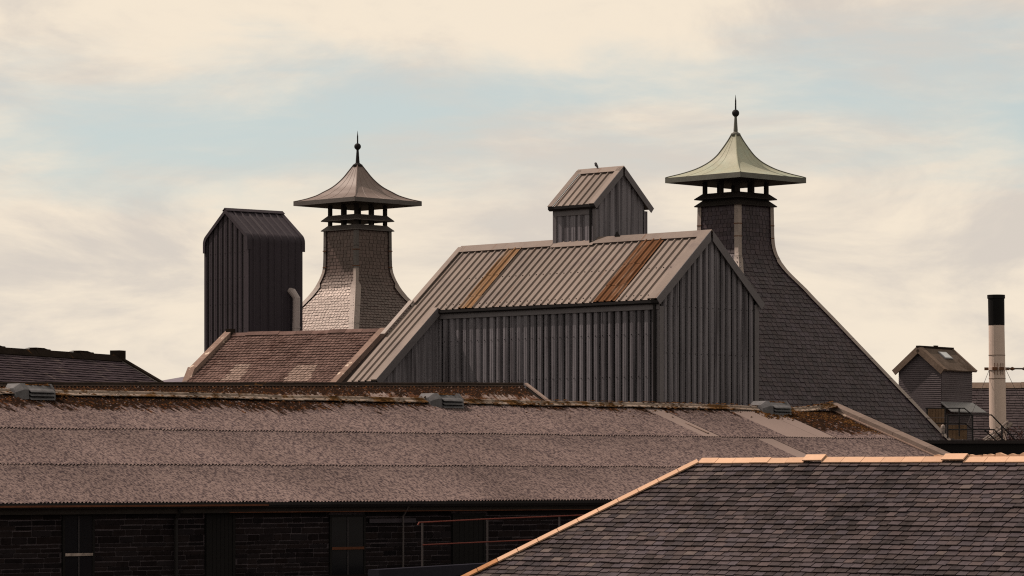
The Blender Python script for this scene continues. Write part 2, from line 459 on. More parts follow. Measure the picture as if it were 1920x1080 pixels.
def lay_pieces(pieces, root, part_name, stuff_name, limit=300, unit=None, hidden=None):
    """pieces: (matrix in root space, width, length, height scale, material). The ones that show largest become parts, the rest one stuff part per material"""
    mw = Matrix.Translation(root.location) @ root.rotation_euler.to_matrix().to_4x4()
    ranked = []
    for i, (m, w, l, hs, mt) in enumerate(pieces):
        c = mw @ (m @ Vector((0, l / 2, 0)))
        u, v = px(c)
        nrm = (mw.to_3x3() @ m.to_3x3() @ Vector((0, 0, 1))).normalized()
        view = (Vector((0, 0, G)) - c).normalized()
        area = w * l * max(nrm.dot(view), 0) * (F / c.y) ** 2
        if not (0 < u < 1920 and 0 < v < 1080): area *= 0.01
        elif hidden and hidden(u, v): area *= 0.02
        ranked.append((area, i))
    ranked.sort(key=lambda t: -t[0])
    parts = {i for _a, i in ranked[:limit]}
    rest = {}
    for i, (m, w, l, hs, mt) in enumerate(pieces):
        me, vs, fs = unit(RN.randrange(8), mt)
        S = Matrix.Diagonal((w, l, hs, 1))
        if i in parts:
            o = bpy.data.objects.new(part_name, me)
            COL.objects.link(o)
            o.parent = root
            o.matrix_local = m @ S
        else:
            mb = rest.setdefault(mt, MB())
            t = m @ S
            mb.add([t @ Vector(p) for p in vs], fs)
    for mt, mb in rest.items():
        mb.build(stuff_name, mt, root, kind='stuff', recalc=False)

def frame_matrix(o, a, l, n):
    m = Matrix((a, l, n)).transposed().to_4x4()
    m.translation = o
    return m

def slate_rows(rows, gauge_jit=0.0, width=0.25, wjit=0.12, lift=0.018, th=0.010, gap=0.007, matname='roof_slate', pick=None):
    """rows: (P left end, P right end, up vector, normal, length) from the eave up; returns pieces with staggered joints"""
    out = []
    for ri, (pl, pr, up, n, ln) in enumerate(rows):
        pl, pr = Vector(pl), Vector(pr)
        W = (pr - pl).length
        if W < 0.05: continue
        a = (pr - pl) / W
        x = -RN.uniform(0.2, 0.8) * width
        while x < W:
            w = width * (1 + RN.uniform(-wjit, wjit))
            x0, x1 = max(x, 0), min(x + w, W)
            x += w
            if x1 - x0 < 0.05: continue
            c = pl + a * ((x0 + x1) / 2) + n * (lift + RN.uniform(-.004, .005)) - up * RN.uniform(-.008, .012)
            l2 = ln
            # tip the slate so its tail stands proud of the course below
            tilt = Matrix.Rotation(-math.asin(min(0.9, (lift + .006) / l2)) + RN.uniform(-.012, .012), 3, a) @ Matrix.Rotation(RN.uniform(-.018, .018), 3, n)
            aa, uu, nn = tilt @ a, tilt @ up, tilt @ n
            mt = pick(c, ri) if pick else matname
            out.append((frame_matrix(c, aa, uu, nn), x1 - x0 - gap, l2, 1.0, mt))
    return out

# ------------------------------------------------------------------ ground and hill
gr = MB()
n = 12
gr.quad((-6000, -200, 0), (6000, -200, 0), (6000, 9000, 0), (-6000, 9000, 0))
o = gr.build('ground', 'earth'); o['kind'] = 'structure'
hill = MB()
hp = [(-2600, 10), (-1500, 60), (-900, 95), (-600, 118), (-443, 131.5), (-406, 138), (-330, 146), (-200, 150), (-60, 140), (120, 115), (300, 88), (450, 70), (900, 40), (1500, 10)]
for k, (yy, sc) in enumerate(((3600, 0.0), (4000, 0.72), (4300, 1.0), (4700, 0.7), (5400, 0.0))):
    hill.v += [(x, yy, max(0.0, h * sc) - (1 if sc == 0 else 0)) for x, h in hp]
m_ = len(hp)
hill.f += [(k * m_ + i, k * m_ + i + 1, (k + 1) * m_ + i + 1, (k + 1) * m_ + i) for k in range(4) for i in range(m_ - 1)]
o = hill.build('hill', 'hazed_hill', smooth=True); o['kind'] = 'structure'

# ------------------------------------------------------------------ the big metal-clad building
MA = rad(136.5)
MO = Vector((5.0, 116.0, 0))
main = thing('clad_building', 'large grey ribbed metal-clad building with two rusty roof strips and a small rooftop cupola', 'building', MO, MA)
EV, RY, KM = G + 6.28, -2.64, 0.856
ZR = EV + KM * 2.64
th_ = math.atan(KM)
W_LEN, W_Y = 11.93, 3.12
WX = 10.52                                     # where the catslide wing starts
def roof_z(y): return ZR - KM * abs(y - RY)
# solid body behind the sheets
b = MB()
e = 0.07
prof = [(0 - e, 0), (0 - e, roof_z(-e) - .10), (RY, ZR - .12), (2 * RY + e, roof_z(2 * RY + e) - .10), (2 * RY + e, 0)]
b.extrude([(e, y, z) for y, z in prof], (W_LEN - 2 * e, 0, 0))
b.build('body', 'dark_steel', main)
b = MB()
prof = [(-.06, 0), (-.06, roof_z(-.06) - .11), (W_Y - .12, roof_z(W_Y - .12) - .12), (W_Y - .12, 0)]
b.extrude([(WX + .08, y, z) for y, z in prof], (W_LEN - WX - .16, 0, 0))
b.build('wing_body', 'dark_steel', main)
# long wall sheets, right to left
bounds = [0.12 + i * 0.999 for i in range(11)]
bounds[-1] = WX
for i in range(10):
    xa, xb = WX - bounds[i + 1], WX - bounds[i]
    if xb <= 0.02: continue
    mb = cladding((WX, 0, 0), (-1, 0, 0), (0, 0, 1), (0, 1, 0), xa, xb, 2.0, EV - 0.26, 0.333, 0.11, 0.035, 0.07, False, phase=0.11)
    mb.build('wall_sheet', 'grey_cladding', main)
# gable sheets
class Top:
    def __init__(s, f, br): s.f, s.breaks = f, br
    def __call__(s, x): return s.f(x)
gt = Top(lambda x: roof_z(-x) - 0.05, (2.64,))
gb = [0.10] + [0.10 + i for i in range(1, 6)] + [5.20]
gb = sorted(set(gb))
for xa, xb in zip(gb, gb[1:]):
    if xb - xa < 0.15: continue
    mb = cladding((0, 0, 0), (0, -1, 0), (0, 0, 1), (-1, 0, 0), xa, xb, 2.0, gt, 0.307, 0.12, 0.03, 0.07, False, phase=0.2)
    mb.build('gable_sheet', 'grey_cladding', main)
# far walls, flat enough not to be seen
b = MB(); b.quad((W_LEN, 0, 0), (W_LEN, 2 * RY, 0), (W_LEN, 2 * RY, roof_z(2 * RY)), (W_LEN, 0, roof_z(0)))
b.quad((0, 2 * RY, 0), (W_LEN, 2 * RY, 0), (W_LEN, 2 * RY, roof_z(2 * RY)), (0, 2 * RY, roof_z(2 * RY)))
b.build('back_wall', 'grey_cladding', main)
# wing side and front
wt = Top(lambda x: roof_z(W_Y - x) - 0.06, ())
for xa, xb in ((0.06, 1.06), (1.06, 2.06), (2.06, W_Y - .02)):
    cladding((WX, W_Y, 0), (0, -1, 0), (0, 0, 1), (-1, 0, 0), xa, xb, 2.0, wt, 0.307, 0.085, 0.03, 0.05, False, phase=0.15).build('wing_side_sheet', 'grey_cladding', main)
wz = roof_z(W_Y)
b = MB(); b.box(WX + .02, W_LEN - .02, W_Y - .14, W_Y - .02, 0, wz - .42)
b.build('wing_front', 'grey_cladding', main)
b = MB(); b.box(WX - .01, W_LEN + .01, W_Y - .02, W_Y + .06, wz - .40, wz - .12)
b.box(WX - .01, WX + .22, W_Y + .0, W_Y + .07, wz - 1.6, wz - .40)
b.build('wing_fascia', 'trim_metal', main)
b = MB(); b.box(WX + .3, W_LEN - .1, W_Y - .02, W_Y + .03, wz - .95, wz - .52)
b.build('wing_window', 'glass_pane', main)
# roof sheets, left slope; l runs down the slope
cs, sn = math.cos(th_), math.sin(th_)
slope_l, slope_n = Vector((0, cs, -sn)), Vector((0, sn, cs))
def sl(y): return (y - RY) / cs                # length down the slope to local y
E0 = sl(0.17)
rb = [-.02, .85, 1.85, 2.88, 3.88, 4.88, 5.88, 6.88, 7.88, 8.66, 9.42, 10.44]
for xa, xb in zip(rb, rb[1:]):
    rusty = 'rust' if abs(xa - 8.66) < .01 else 'dark_rust' if abs(xa - 1.85) < .01 else None
    if rusty:
        cuts = (0.25, 1.55, 2.75, E0) if rusty == 'dark_rust' else (0.25, 1.75, 2.95, E0)
        for k in range(3):
            mb = cladding((0, RY, ZR), (1, 0, 0), slope_l, slope_n, xa, xb, cuts[k], cuts[k + 1] + (.06 if k < 2 else 0), 0.333, 0.05, 0.02, 0.05, True, mid=True)
            mb.v = [(x, y + slope_n.y * (.02 + .012 * (2 - k)), z + slope_n.z * (.02 + .012 * (2 - k))) for x, y, z in mb.v]
            mb.build('roof_sheet', rusty, main, label='roof sheet gone orange brown with rust' if rusty == 'rust' else 'roof sheet streaked dark brown with rust')
    else:
        cladding((0, RY, ZR), (1, 0, 0), slope_l, slope_n, xa, xb, 0.2, E0 + RN.uniform(-.01, .02), 0.333, 0.045, 0.02, 0.055, True, mid=False).build('roof_sheet', 'roof_cladding', main)
for xa, xb in ((10.44, 11.2), (11.2, W_LEN + .02)):
    cladding((0, RY, ZR), (1, 0, 0), slope_l, slope_n, xa, xb, 0.2, sl(W_Y + .12), 0.333, 0.045, 0.02, 0.055, True, mid=False).build('wing_roof_sheet', 'roof_cladding', main)
# right slope
b = MB(); b.quad((-.02, RY, ZR), (W_LEN + .02, RY, ZR), (W_LEN + .02, 2 * RY - .15, roof_z(2 * RY - .15)), (-.02, 2 * RY - .15, roof_z(2 * RY - .15)))
b.build('far_roof_slope', 'roof_cladding', main)
# ridge cap
def angle_cap(x0, x1, yr, zr, k, w, lift, thk=.02):
    t = math.atan(k); c, s = math.cos(t), math.sin(t)
    m = MB()
    for sg in (1, -1):
        l = Vector((0, sg * c, -s)); nn = Vector((0, sg * s, c))
        p = Vector((x0, yr, zr)) + nn * 0
        top = Vector((0, 0, lift / c))
        pts = [p + top, p + l * w + nn * lift, p + l * w + nn * (lift - thk), p + top - Vector((0, 0, thk / c))]
        m.extrude(pts, (x1 - x0, 0, 0))
    return m
for xa, xb in ((-.12, 3.0), (3.0, 5.18), (7.22, 9.6), (9.6, W_LEN + .05)):
    angle_cap(xa + .002, xb - .002, RY, ZR, KM, 0.30, 0.085).build('ridge_cap', 'roof_cladding', main)
angle_cap(5.181, 7.219, RY + .02, ZR - .02, KM, 0.34, 0.075).build('cupola_apron', 'roof_cladding', main)
# verge flashing over the gable: a strip on the roof and a deep barge board
for sg in (1, -1):
    l = Vector((0, sg * cs, -sn)); nn = Vector((0, sg * sn, cs))
    L0 = sl(0.20) if sg > 0 else (2.64 + .18) / cs
    p = Vector((0, RY, ZR))
    b = MB(); b.hexa([p + Vector((-.10, 0, 0)) + nn * .07, p + Vector((.30, 0, 0)) + nn * .07, p + Vector((.30, 0, 0)) + nn * .07 + l * L0, p + Vector((-.10, 0, 0)) + nn * .07 + l * L0,
                      p + Vector((-.10, 0, 0)) + nn * .09, p + Vector((.30, 0, 0)) + nn * .09, p + Vector((.30, 0, 0)) + nn * .09 + l * L0, p + Vector((-.10, 0, 0)) + nn * .09 + l * L0])
    b.build('verge_flashing', 'roof_cladding', main)
    dn = Vector((0, 0, -.36))
    q = p + nn * .088
    b = MB(); b.extrude([q + Vector((-.125, 0, 0)), q + l * (L0 + .01) + Vector((-.125, 0, 0)), q + l * (L0 + .01) + Vector((-.125, 0, 0)) - nn * .27, q + Vector((-.125, 0, 0)) + dn], (.024, 0, 0))
    b.build('barge_board', 'trim_metal', main)
# left verge: two lengths, the lower one set proud
l, nn, p = slope_l, slope_n, Vector((0, RY, ZR))
for (s0, s1, x0, x1, h) in ((0.0, 3.30, W_LEN - .10, W_LEN + .16, .09), (3.22, 5.15, W_LEN + .02, W_LEN + .24, .13)):
    q = p + l * s0
    b = MB(); b.hexa([q + Vector((x0, 0, 0)) + nn * (h - .04), q + Vector((x1, 0, 0)) + nn * (h - .04), q + Vector((x1, 0, 0)) + nn * (h - .04) + l * (s1 - s0), q + Vector((x0, 0, 0)) + nn * (h - .04) + l * (s1 - s0),
                      q + Vector((x0, 0, 0)) + nn * h, q + Vector((x1, 0, 0)) + nn * h, q + Vector((x1, 0, 0)) + nn * h + l * (s1 - s0), q + Vector((x0, 0, 0)) + nn * h + l * (s1 - s0)])
    b.box  # keep the strip and its upstand in one mesh
    b.build('verge_flashing', 'roof_cladding' if s0 == 0 else 'pale_lead', main)
# wing right verge
q = p + l * (E0 - .05)
L1 = sl(W_Y + .12) - E0 + .05
b = MB(); b.hexa([q + Vector((WX - .12, 0, 0)) + nn * .055, q + Vector((WX + .16, 0, 0)) + nn * .055, q + Vector((WX + .16, 0, 0)) + nn * .055 + l * L1, q + Vector((WX - .12, 0, 0)) + nn * .055 + l * L1,
                  q + Vector((WX - .12, 0, 0)) + nn * .075, q + Vector((WX + .16, 0, 0)) + nn * .075, q + Vector((WX + .16, 0, 0)) + nn * .075 + l * L1, q + Vector((WX - .12, 0, 0)) + nn * .075 + l * L1])
b.build('verge_flashing', 'roof_cladding', main)
b = MB(); b.extrude([q + Vector((WX - .13, 0, 0)) + nn * .07, q + Vector((WX - .13, 0, 0)) + nn * .07 + l * L1, q + Vector((WX - .13, 0, 0)) - nn * .20 + l * L1, q + Vector((WX - .13, 0, 0)) - nn * .20], (.02, 0, 0))
b.build('barge_board', 'trim_metal', main)
# eaves: gutter and the pale board below it
ez = roof_z(0.17)
b = MB()
b.extrude([(-.10, .07, ez - .02), (-.10, .19, ez - .02), (-.10, .19, ez - .11), (-.10, .14, ez - .15), (-.10, .07, ez - .15)], (WX - .05, 0, 0))
b.build('gutter', 'dark_steel', main)
b = MB(); b.box(-.02, WX - .02, .0, .045, ez - .33, ez - .13)
b.build('eaves_board', 'trim_metal', main)
# corner flashings and the dark recess beside the corner
b = MB(); b.box(-.03, .10, -.02, .012, 2.0, ez - .33); b.box(-.035, -.005, -.20, .012, 2.0, ez - .22)
b.build('corner_flashing', 'trim_metal', main)
b = MB(); b.box(-.03, .0, 2 * RY - .02, 2 * RY + .20, 2.0, roof_z(2 * RY) - .14)
b.build('corner_flashing', 'trim_metal', main)
b = MB(); b.tube([(.15, .07, ez - .14), (.15, .07, 2.2)], .055, 8)
b.build('downpipe', 'dark_steel', main)
# fixing screws, too small to take apart one by one
b = MB()
for z in (EV - 1.3, EV - 2.75):
    for k in range(31):
        x = 0.25 + k * .333
        if x < WX - .2: b.box(x - .014, x + .014, .004, .02, z - .014, z + .014)
for z in (EV - .35, EV - 1.95, EV - 3.6):
    for k in range(17):
        y = -.36 - k * .307
        if y > 2 * RY + .2: b.box(-.02, -.004, y - .014, y + .014, z - .014, z + .014)
for s in (E0 - .25, 1.9):
    for k in range(31):
        x = .17 + k * .333
        c = p + l * s + nn * .006 + Vector((x, 0, 0))
        b.box(c.x - .014, c.x + .014, c.y - .012, c.y + .012, c.z - .01, c.z + .02)
b.build('screws', 'black_paint', main, kind='stuff')
# the cupola
cup = MB()
CX0, CX1, CY0, CY1, CE, CA = 5.2, 7.2, -2.52, -5.30, G + 9.93, G + 11.16
CR = (CY0 + CY1) / 2
KC = (CA - CE) / (CY0 - CR)
cup.extrude([(CX0 + .06, y, z) for y, z in ((CY0 - .06, G + 7.4), (CY0 - .06, CE - .1), (CR, CA - .12), (CY1 + .06, CE - .1), (CY1 + .06, G + 7.4))], (CX1 - CX0 - .12, 0, 0))
cup_o = cup.build('cupola', 'dark_steel', main)
for xa, xb in ((.10, 1.0), (1.0, 1.9)):
    cladding((CX1, CY0, 0), (-1, 0, 0), (0, 0, 1), (0, 1, 0), xa, xb, G + 8.2, CE - .16, 0.333, .07, .03, .05, False, phase=.10).build('wall_sheet', 'grey_cladding', cup_o)
ct = Top(lambda x: CA - KC * abs(x - (CY0 - CR)) - .08, (CY0 - CR,))
for xa, xb in ((.16, 1.0), (1.0, 1.9), (1.9, 2.66)):
    cladding((CX0, CY0, 0), (0, -1, 0), (0, 0, 1), (-1, 0, 0), xa, xb, G + 7.6, ct, 0.307, .07, .03, .045, False, phase=.16).build('gable_sheet', 'grey_cladding', cup_o)
tC = math.atan(KC); cC, sC = math.cos(tC), math.sin(tC)
lC, nC = Vector((0, cC, -sC)), Vector((0, sC, cC))
LC = (CY0 - CR + .18) / cC
for xa, xb in ((CX0 + .05, CX0 + 1.05), (CX0 + 1.05, CX1 - .05)):
    cladding((0, CR, CA), (1, 0, 0), lC, nC, xa, xb, .15, LC, .333, .045, .02, .05, True, mid=False).build('roof_sheet', 'roof_cladding', cup_o)
b = MB(); b.quad((CX0 - .05, CR, CA), (CX1 + .05, CR, CA), (CX1 + .05, CY1 - .16, CE - .15), (CX0 - .05, CY1 - .16, CE - .15)); b.build('far_roof_slope', 'roof_cladding', cup_o)
angle_cap(CX0 - .13, CX1 + .10, CR, CA, KC, .22, .08).build('ridge_cap', 'roof_cladding', cup_o)
for sg in (1, -1):
    l2 = Vector((0, sg * cC, -sC)); n2 = Vector((0, sg * sC, cC)); q = Vector((0, CR, CA))
    for x0 in (CX0 - .12, CX1 - .12):
        b = MB(); b.hexa([q + Vector((x0 + dx, 0, 0)) + n2 * h + l2 * s for h in (.06, .08) for dx, s in ((0, 0), (.24, 0), (.24, LC), (0, LC))])
        b.build('verge_flashing', 'roof_cladding', cup_o)
    b = MB(); qq = q + n2 * .076 + Vector((CX0 - .14, 0, 0))
    b.extrude([qq, qq + l2 * (LC + .01), qq + l2 * (LC + .01) - n2 * .22, qq + Vector((0, 0, -.30))], (.022, 0, 0))
    b.build('barge_board', 'trim_metal', cup_o)
b = MB(); ze = CE - .16
b.extrude([(CX0 - .12, CY0 + .05, ze + .05), (CX0 - .12, CY0 + .20, ze + .05), (CX0 - .12, CY0 + .20, ze - .05), (CX0 - .12, CY0 + .12, ze - .11), (CX0 - .12, CY0 + .05, ze - .11)], (CX1 - CX0 + .24, 0, 0))
b.build('gutter', 'dark_steel', cup_o)
b = MB(); b.box(CX0 - .02, CX1 + .02, CY0, CY0 + .03, ze - .30, ze - .10); b.box(CX0 - .03, CX0 + .09, CY0 - .02, CY0 + .035, G + 8.1, ze - .10); b.box(CX1 - .14, CX1 + .03, CY0 - .02, CY0 + .035, G + 8.1, ze - .10)
b.build('corner_flashing', 'trim_metal', cup_o)
b = MB(); b.box(CX0 - .02, CX0, CY0 - .17, CY0 - .021, G + 8.1, ze - .14); b.box(CX0 - .02, CX0, CY1 - .01, CY1 + .17, G + 7.6, CE - .22)
b.build('corner_flashing', 'grey_cladding', cup_o)
b = MB(); b.tube([(CX0 + .17, CY0 + .07, ze - .10), (CX0 + .17, CY0 + .07, G + 8.3)], .045, 8); b.build('downpipe', 'dark_steel', cup_o)
b = MB(); b.tube([(6.35, CR, CA + .06), (6.35, CR, CA + .14), (6.40, CR + .03, CA + .22)], [.03, .035, .06], 8); b.lathe([(.02, CA + .22), (.055, CA + .24), (.045, CA + .29), (.01, CA + .31)], (6.41, CR + .03), 8)
b.build('ridge_lamp', 'grey_paint', cup_o)
b = MB(); b.extrude([(4.1, RY + .03, ZR + .09), (4.35, RY + .03, ZR + .09), (4.22, RY + .03, ZR + .26)], (0, .04, 0)); b.build('ridge_bracket', 'black_paint', main)

# ------------------------------------------------------------------ the two malt kilns
def kiln(name, label, cx, cy, prof, cap_prof, cap_mat, cap_edge, skirts, tower_r, lantern_top, post_r, fin, hipm, closed_to, slate_hidden, tower_gauge, slope_gauge, slope_w, tower_w, z_flare, slate_mat='kiln_slate'):
    root = thing(name, label, 'malt kiln', (cx, cy, 0), rad(45))
    s2 = math.sqrt(2)
    pr = [(r / s2, G + z) for r, z in prof]     # half side, height; from the foot up
    b = MB()
    for o_, z in pr: b.v += [(-o_, -o_, z), (o_, -o_, z), (o_, o_, z), (-o_, o_, z)]
    for i in range(len(pr) - 1):
        for k in range(4): b.f.append((4 * i + k, 4 * i + (k + 1) % 4, 4 * i + 4 + (k + 1) % 4, 4 * i + 4 + k))
    b.f.append(tuple(4 * (len(pr) - 1) + k for k in range(4)))
    b.build('roof_body', slate_mat, root)
    o0 = pr[0][0]
    b = MB(); b.box(-o0 + .25, o0 - .25, -o0 + .25, o0 - .25, 0, pr[0][1]); b.build('wall', 'old_render', root)
    # slates on the two faces in view
    seg = [0.0]
    for (oa, za), (ob, zb) in zip(pr, pr[1:]): seg.append(seg[-1] + math.hypot(ob - oa, zb - za))
    def P(s):
        s = max(0, min(s, seg[-1] - 1e-5))
        for i in range(len(pr) - 1):
            if seg[i] <= s <= seg[i + 1]:
                t = (s - seg[i]) / (seg[i + 1] - seg[i])
                return pr[i][0] + (pr[i + 1][0] - pr[i][0]) * t, pr[i][1] + (pr[i + 1][1] - pr[i][1]) * t
    pieces = []
    for face in (0, 1):
        s = 0.02
        while s < seg[-1] - .08:
            o1, z1 = P(s)
            g = tower_gauge if z1 > G + z_flare else slope_gauge
            w = tower_w if z1 > G + z_flare else slope_w
            ln = min(g * 1.28, seg[-1] - s)
            o2, z2 = P(s + ln)
            d = math.hypot(o2 - o1, z2 - z1)
            co, cz = (o1 - o2) / d, (z2 - z1) / d      # inwards, upwards
            if face == 0: up, nn, pl, pr_ = Vector((0, co, cz)), Vector((0, -cz, co)), (-o1, -o1, z1), (o1, -o1, z1)
            else: up, nn, pl, pr_ = Vector((co, 0, cz)), Vector((-cz, 0, co)), (-o1, o1, z1), (-o1, -o1, z1)
            pieces += slate_rows([(pl, pr_, up, nn, ln)], width=w, wjit=.06, lift=.008, th=.008, gap=.024, matname=slate_mat)
            s += g
    lay_pieces(pieces, root, 'slate', 'slate_courses', 300, unit_slate_k, slate_hidden)
    # lead or tile covering down the three hips in view, in lengths
    for (sx, sy) in ((-1, -1), (-1, 1), (1, -1)):
        s = 0.0
        while s < seg[-1] - .05:
            s1 = min(s + .95, seg[-1])
            m = MB()
            nst = 6
            for w_ax in (0, 1):
                vs = []
                for k in range(nst + 1):
                    o_, z = P(s + (s1 + .03 - s) * k / nst)
                    flare = 1.0 - .55 * (z > G + z_flare)
                    wd = hipm[1] if z < G + z_flare - .6 else hipm[2]
                    h = .055
                    inx, iny = (-sx * wd, 0) if w_ax == 0 else (0, -sy * wd)
                    oz = z + (s1 - s) * 0
                    vs += [(sx * (o_ + h), sy * (o_ + h), oz + h * .5), (sx * (o_ + h * (w_ax == 1)) + inx, sy * (o_ + h * (w_ax == 0)) + iny, oz + h * .4)]
                m.add(vs, [(2 * k, 2 * k + 1, 2 * k + 3, 2 * k + 2) for k in range(nst)])
            zc_ = P((s + s1) / 2)[1]
            m.build('hip_cover', hipm[0] if zc_ < G + z_flare + hipm[4] else hipm[3], root)
            s += .95
        # clips round the hip
        m = MB()
        for zz in hipm[5]:
            o_ = tower_r / s2
            for (ox, oy) in ((-sx * .22, 0), (0, -sy * .22)):
                m.beam((sx * (o_ + .075), sy * (o_ + .075), G + zz), (sx * (o_ + .075) + ox, sy * (o_ + .075) + oy, G + zz), .03, .035)
        if m.v: m.build('hip_clip', 'rusty_clip', root)
    # closed stage under the louvres
    top_tower = prof[-1][1]
    ri = post_r / s2
    b = MB(); b.box(-ri + .05, ri - .05, -ri + .05, ri - .05, G + top_tower - .05, G + closed_to); b.build('lantern_base', 'dark_wood', root)
    for zt_, zb_, r0, r1 in skirts:
        a0, a1 = r0 / s2, r1 / s2
        b = MB()
        for (sx, sy, tx, ty) in ((-1, -1, 1, -1), (1, -1, 1, 1), (1, 1, -1, 1), (-1, 1, -1, -1)):
            t = .035
            b.hexa([(sx * a1, sy * a1, G + zb_ - t), (tx * a1, ty * a1, G + zb_ - t), (tx * a0, ty * a0, G + zt_ - t), (sx * a0, sy * a0, G + zt_ - t),
                    (sx * a1, sy * a1, G + zb_), (tx * a1, ty * a1, G + zb_), (tx * a0, ty * a0, G + zt_), (sx * a0, sy * a0, G + zt_)])
        b.build('louvre_skirt', hipm[6], root)
    hw = .07
    for (x, y) in [(sx, sy) for sx in (-1, 0, 1) for sy in (-1, 0, 1) if (sx, sy) != (0, 0)]:
        b = MB(); b.box(x * (ri - hw) - hw, x * (ri - hw) + hw, y * (ri - hw) - hw, y * (ri - hw) + hw, G + top_tower - .1, G + lantern_top)
        b.build('lantern_post', 'dark_wood', root)
    # curved cap roof
    cp = [(r / s2, G + z) for r, z in cap_prof]       # from the edge up
    def smooth_prof(c, n_=4):
        out = []
        for i in range(len(c) - 1):
            p0, p1, p2, p3 = c[max(i - 1, 0)], c[i], c[i + 1], c[min(i + 2, len(c) - 1)]
            for k in range(n_):
                t = k / n_
                out.append(tuple(.5 * ((2 * p1[j]) + (-p0[j] + p2[j]) * t + (2 * p0[j] - 5 * p1[j] + 4 * p2[j] - p3[j]) * t * t + (-p0[j] + 3 * p1[j] - 3 * p2[j] + p3[j]) * t ** 3) for j in (0, 1)))
        return out + [c[-1]]
    cs_ = smooth_prof(cp)
    b = MB()
    for k, (sx, sy, tx, ty) in enumerate(((-1, -1, 1, -1), (1, -1, 1, 1), (1, 1, -1, 1), (-1, 1, -1, -1))):
        vs = []
        for o_, z in cs_: vs += [(sx * o_, sy * o_, z), (tx * o_, ty * o_, z)]
        b.add(vs, [(2 * i, 2 * i + 1, 2 * i + 3, 2 * i + 2) for i in range(len(cs_) - 1)])
    cap = b.build('cap_roof', cap_mat, root)
    ce = cp[0]
    sq = ce[0]
    b = MB()
    t = .03; dz = fin['fascia']
    for (sx, sy, tx, ty) in ((-1, -1, 1, -1), (1, -1, 1, 1), (1, 1, -1, 1), (-1, 1, -1, -1)):
        a, c = sq + .004, sq - t
        b.hexa([(sx * a, sy * a, ce[1] - dz), (tx * a, ty * a, ce[1] - dz), (tx * c, ty * c, ce[1] - dz), (sx * c, sy * c, ce[1] - dz),
                (sx * a, sy * a, ce[1] + .012), (tx * a, ty * a, ce[1] + .012), (tx * c, ty * c, ce[1] + .012), (sx * c, sy * c, ce[1] + .012)])
    b.build('fascia', cap_edge, cap)
    b = MB(); c = sq - t - .003; b.box(-c, c, -c, c, ce[1] - dz + .01, ce[1] - dz + .04); b.build('soffit', 'dark_wood', cap)
    for (sx, sy) in ((-1, -1), (1, -1), (-1, 1), (1, 1)):
        b = MB(); b.tube([(sx * o_, sy * o_, z + .012) for o_, z in cs_], .026, 6); b.build('hip_roll', cap_mat if (sx, sy) == (-1, -1) else cap_edge, cap)
    for face in (0, 1):                              # seams that fan out from the peak
        for f in fin['seams']:
            m = MB()
            pts = []
            for o_, z in cs_:
                w = f * o_
                pts.append((w, -o_, z) if face == 0 else (-o_, w, z))
            nv = Vector((0, -1, 0)) if face == 0 else Vector((-1, 0, 0))
            av = Vector((1, 0, 0)) if face == 0 else Vector((0, 1, 0))
            vs = []
            for q in pts:
                q = Vector(q)
                vs += [q - av * .010, q + nv * .005 + Vector((0, 0, .008)), q + av * .010]
            m.add(vs, [(3 * i + j, 3 * i + j + 1, 3 * i + j + 4, 3 * i + j + 3) for i in range(len(pts) - 1) for j in (0, 1)])
            m.build('seam', cap_mat, cap)
    # finial
    f0 = G + fin['base']
    b = MB(); r0 = fin['flange']
    b.lathe([(r0 * 1.25, f0 - .10), (r0 * 1.3, f0 - .03), (r0, f0), (r0 * .55, f0 + .05), (.085, f0 + .12), (.05, G + fin['ball'] - .16), (.07, G + fin['ball'] - .13)], n=14)
    fo = b.build('finial', fin['mat'], root, smooth=False)
    rb_ = .145
    b = MB(); b.lathe([(rb_ * math.sin(math.pi * k / 10) + .002, G + fin['ball'] - rb_ * math.cos(math.pi * k / 10)) for k in range(11)], n=18)
    b.build('ball', fin['ballmat'], fo, smooth=True)
    b = MB(); b.lathe([(.032, G + fin['ball'] + .13), (.028, G + fin['tip'] - .22), (.022, G + fin['tip'] - .2), (.004, G + fin['tip'])], n=8)
    b.build('spike', fin['ballmat'], fo)
    return root
def unit_slate_k(var, mt): return unit_slate(.013, var, mt)
right_prof = [(9.2, 0.85), (8.23, 1.79), (3.8, 6.43), (3.1, 7.14), (2.74, 7.53), (2.29, 7.96), (2.0, 8.25), (1.75, 8.58), (1.57, 8.92), (1.485, 9.25), (1.455, 9.6), (1.43, 10.84)]
kiln('malt_kiln', 'slate malt kiln behind the clad building with pale green copper pagoda cap', (1379.3 - CX) / F * 135, 135.0, right_prof,
     [(2.785, 11.93), (2.64, 11.975), (2.13, 12.10), (1.60, 12.27), (1.14, 12.50), (.80, 12.76), (.55, 13.06), (.30, 13.42), (.14, 13.70)],
     'copper', 'copper_edge', ((11.31, 11.10, 1.31, 1.645), (11.04, 10.82, 1.31, 1.645)), 1.42, 11.74, 1.31,
     dict(base=13.72, flange=.15, ball=14.51, tip=15.24, mat='copper_edge', ballmat='dark_steel', fascia=.19, seams=(.02, .45)),
     ('pale_lead', .20, .15, 'pale_lead', 0.0, (10.05, 9.55, 8.98), 'dark_wood'), 11.24,
     lambda u, v: u < 1415 and v > 440 + (u - 1330) * 1.45 or v > 815, .165, .205, .275, .20, 9.2)
left_prof = [(8.0, 1.9), (3.75, 6.2), (2.39, 7.55), (2.08, 7.86), (1.80, 8.2), (1.60, 8.55), (1.47, 8.85), (1.415, 9.12), (1.40, 9.5), (1.39, 10.75)]
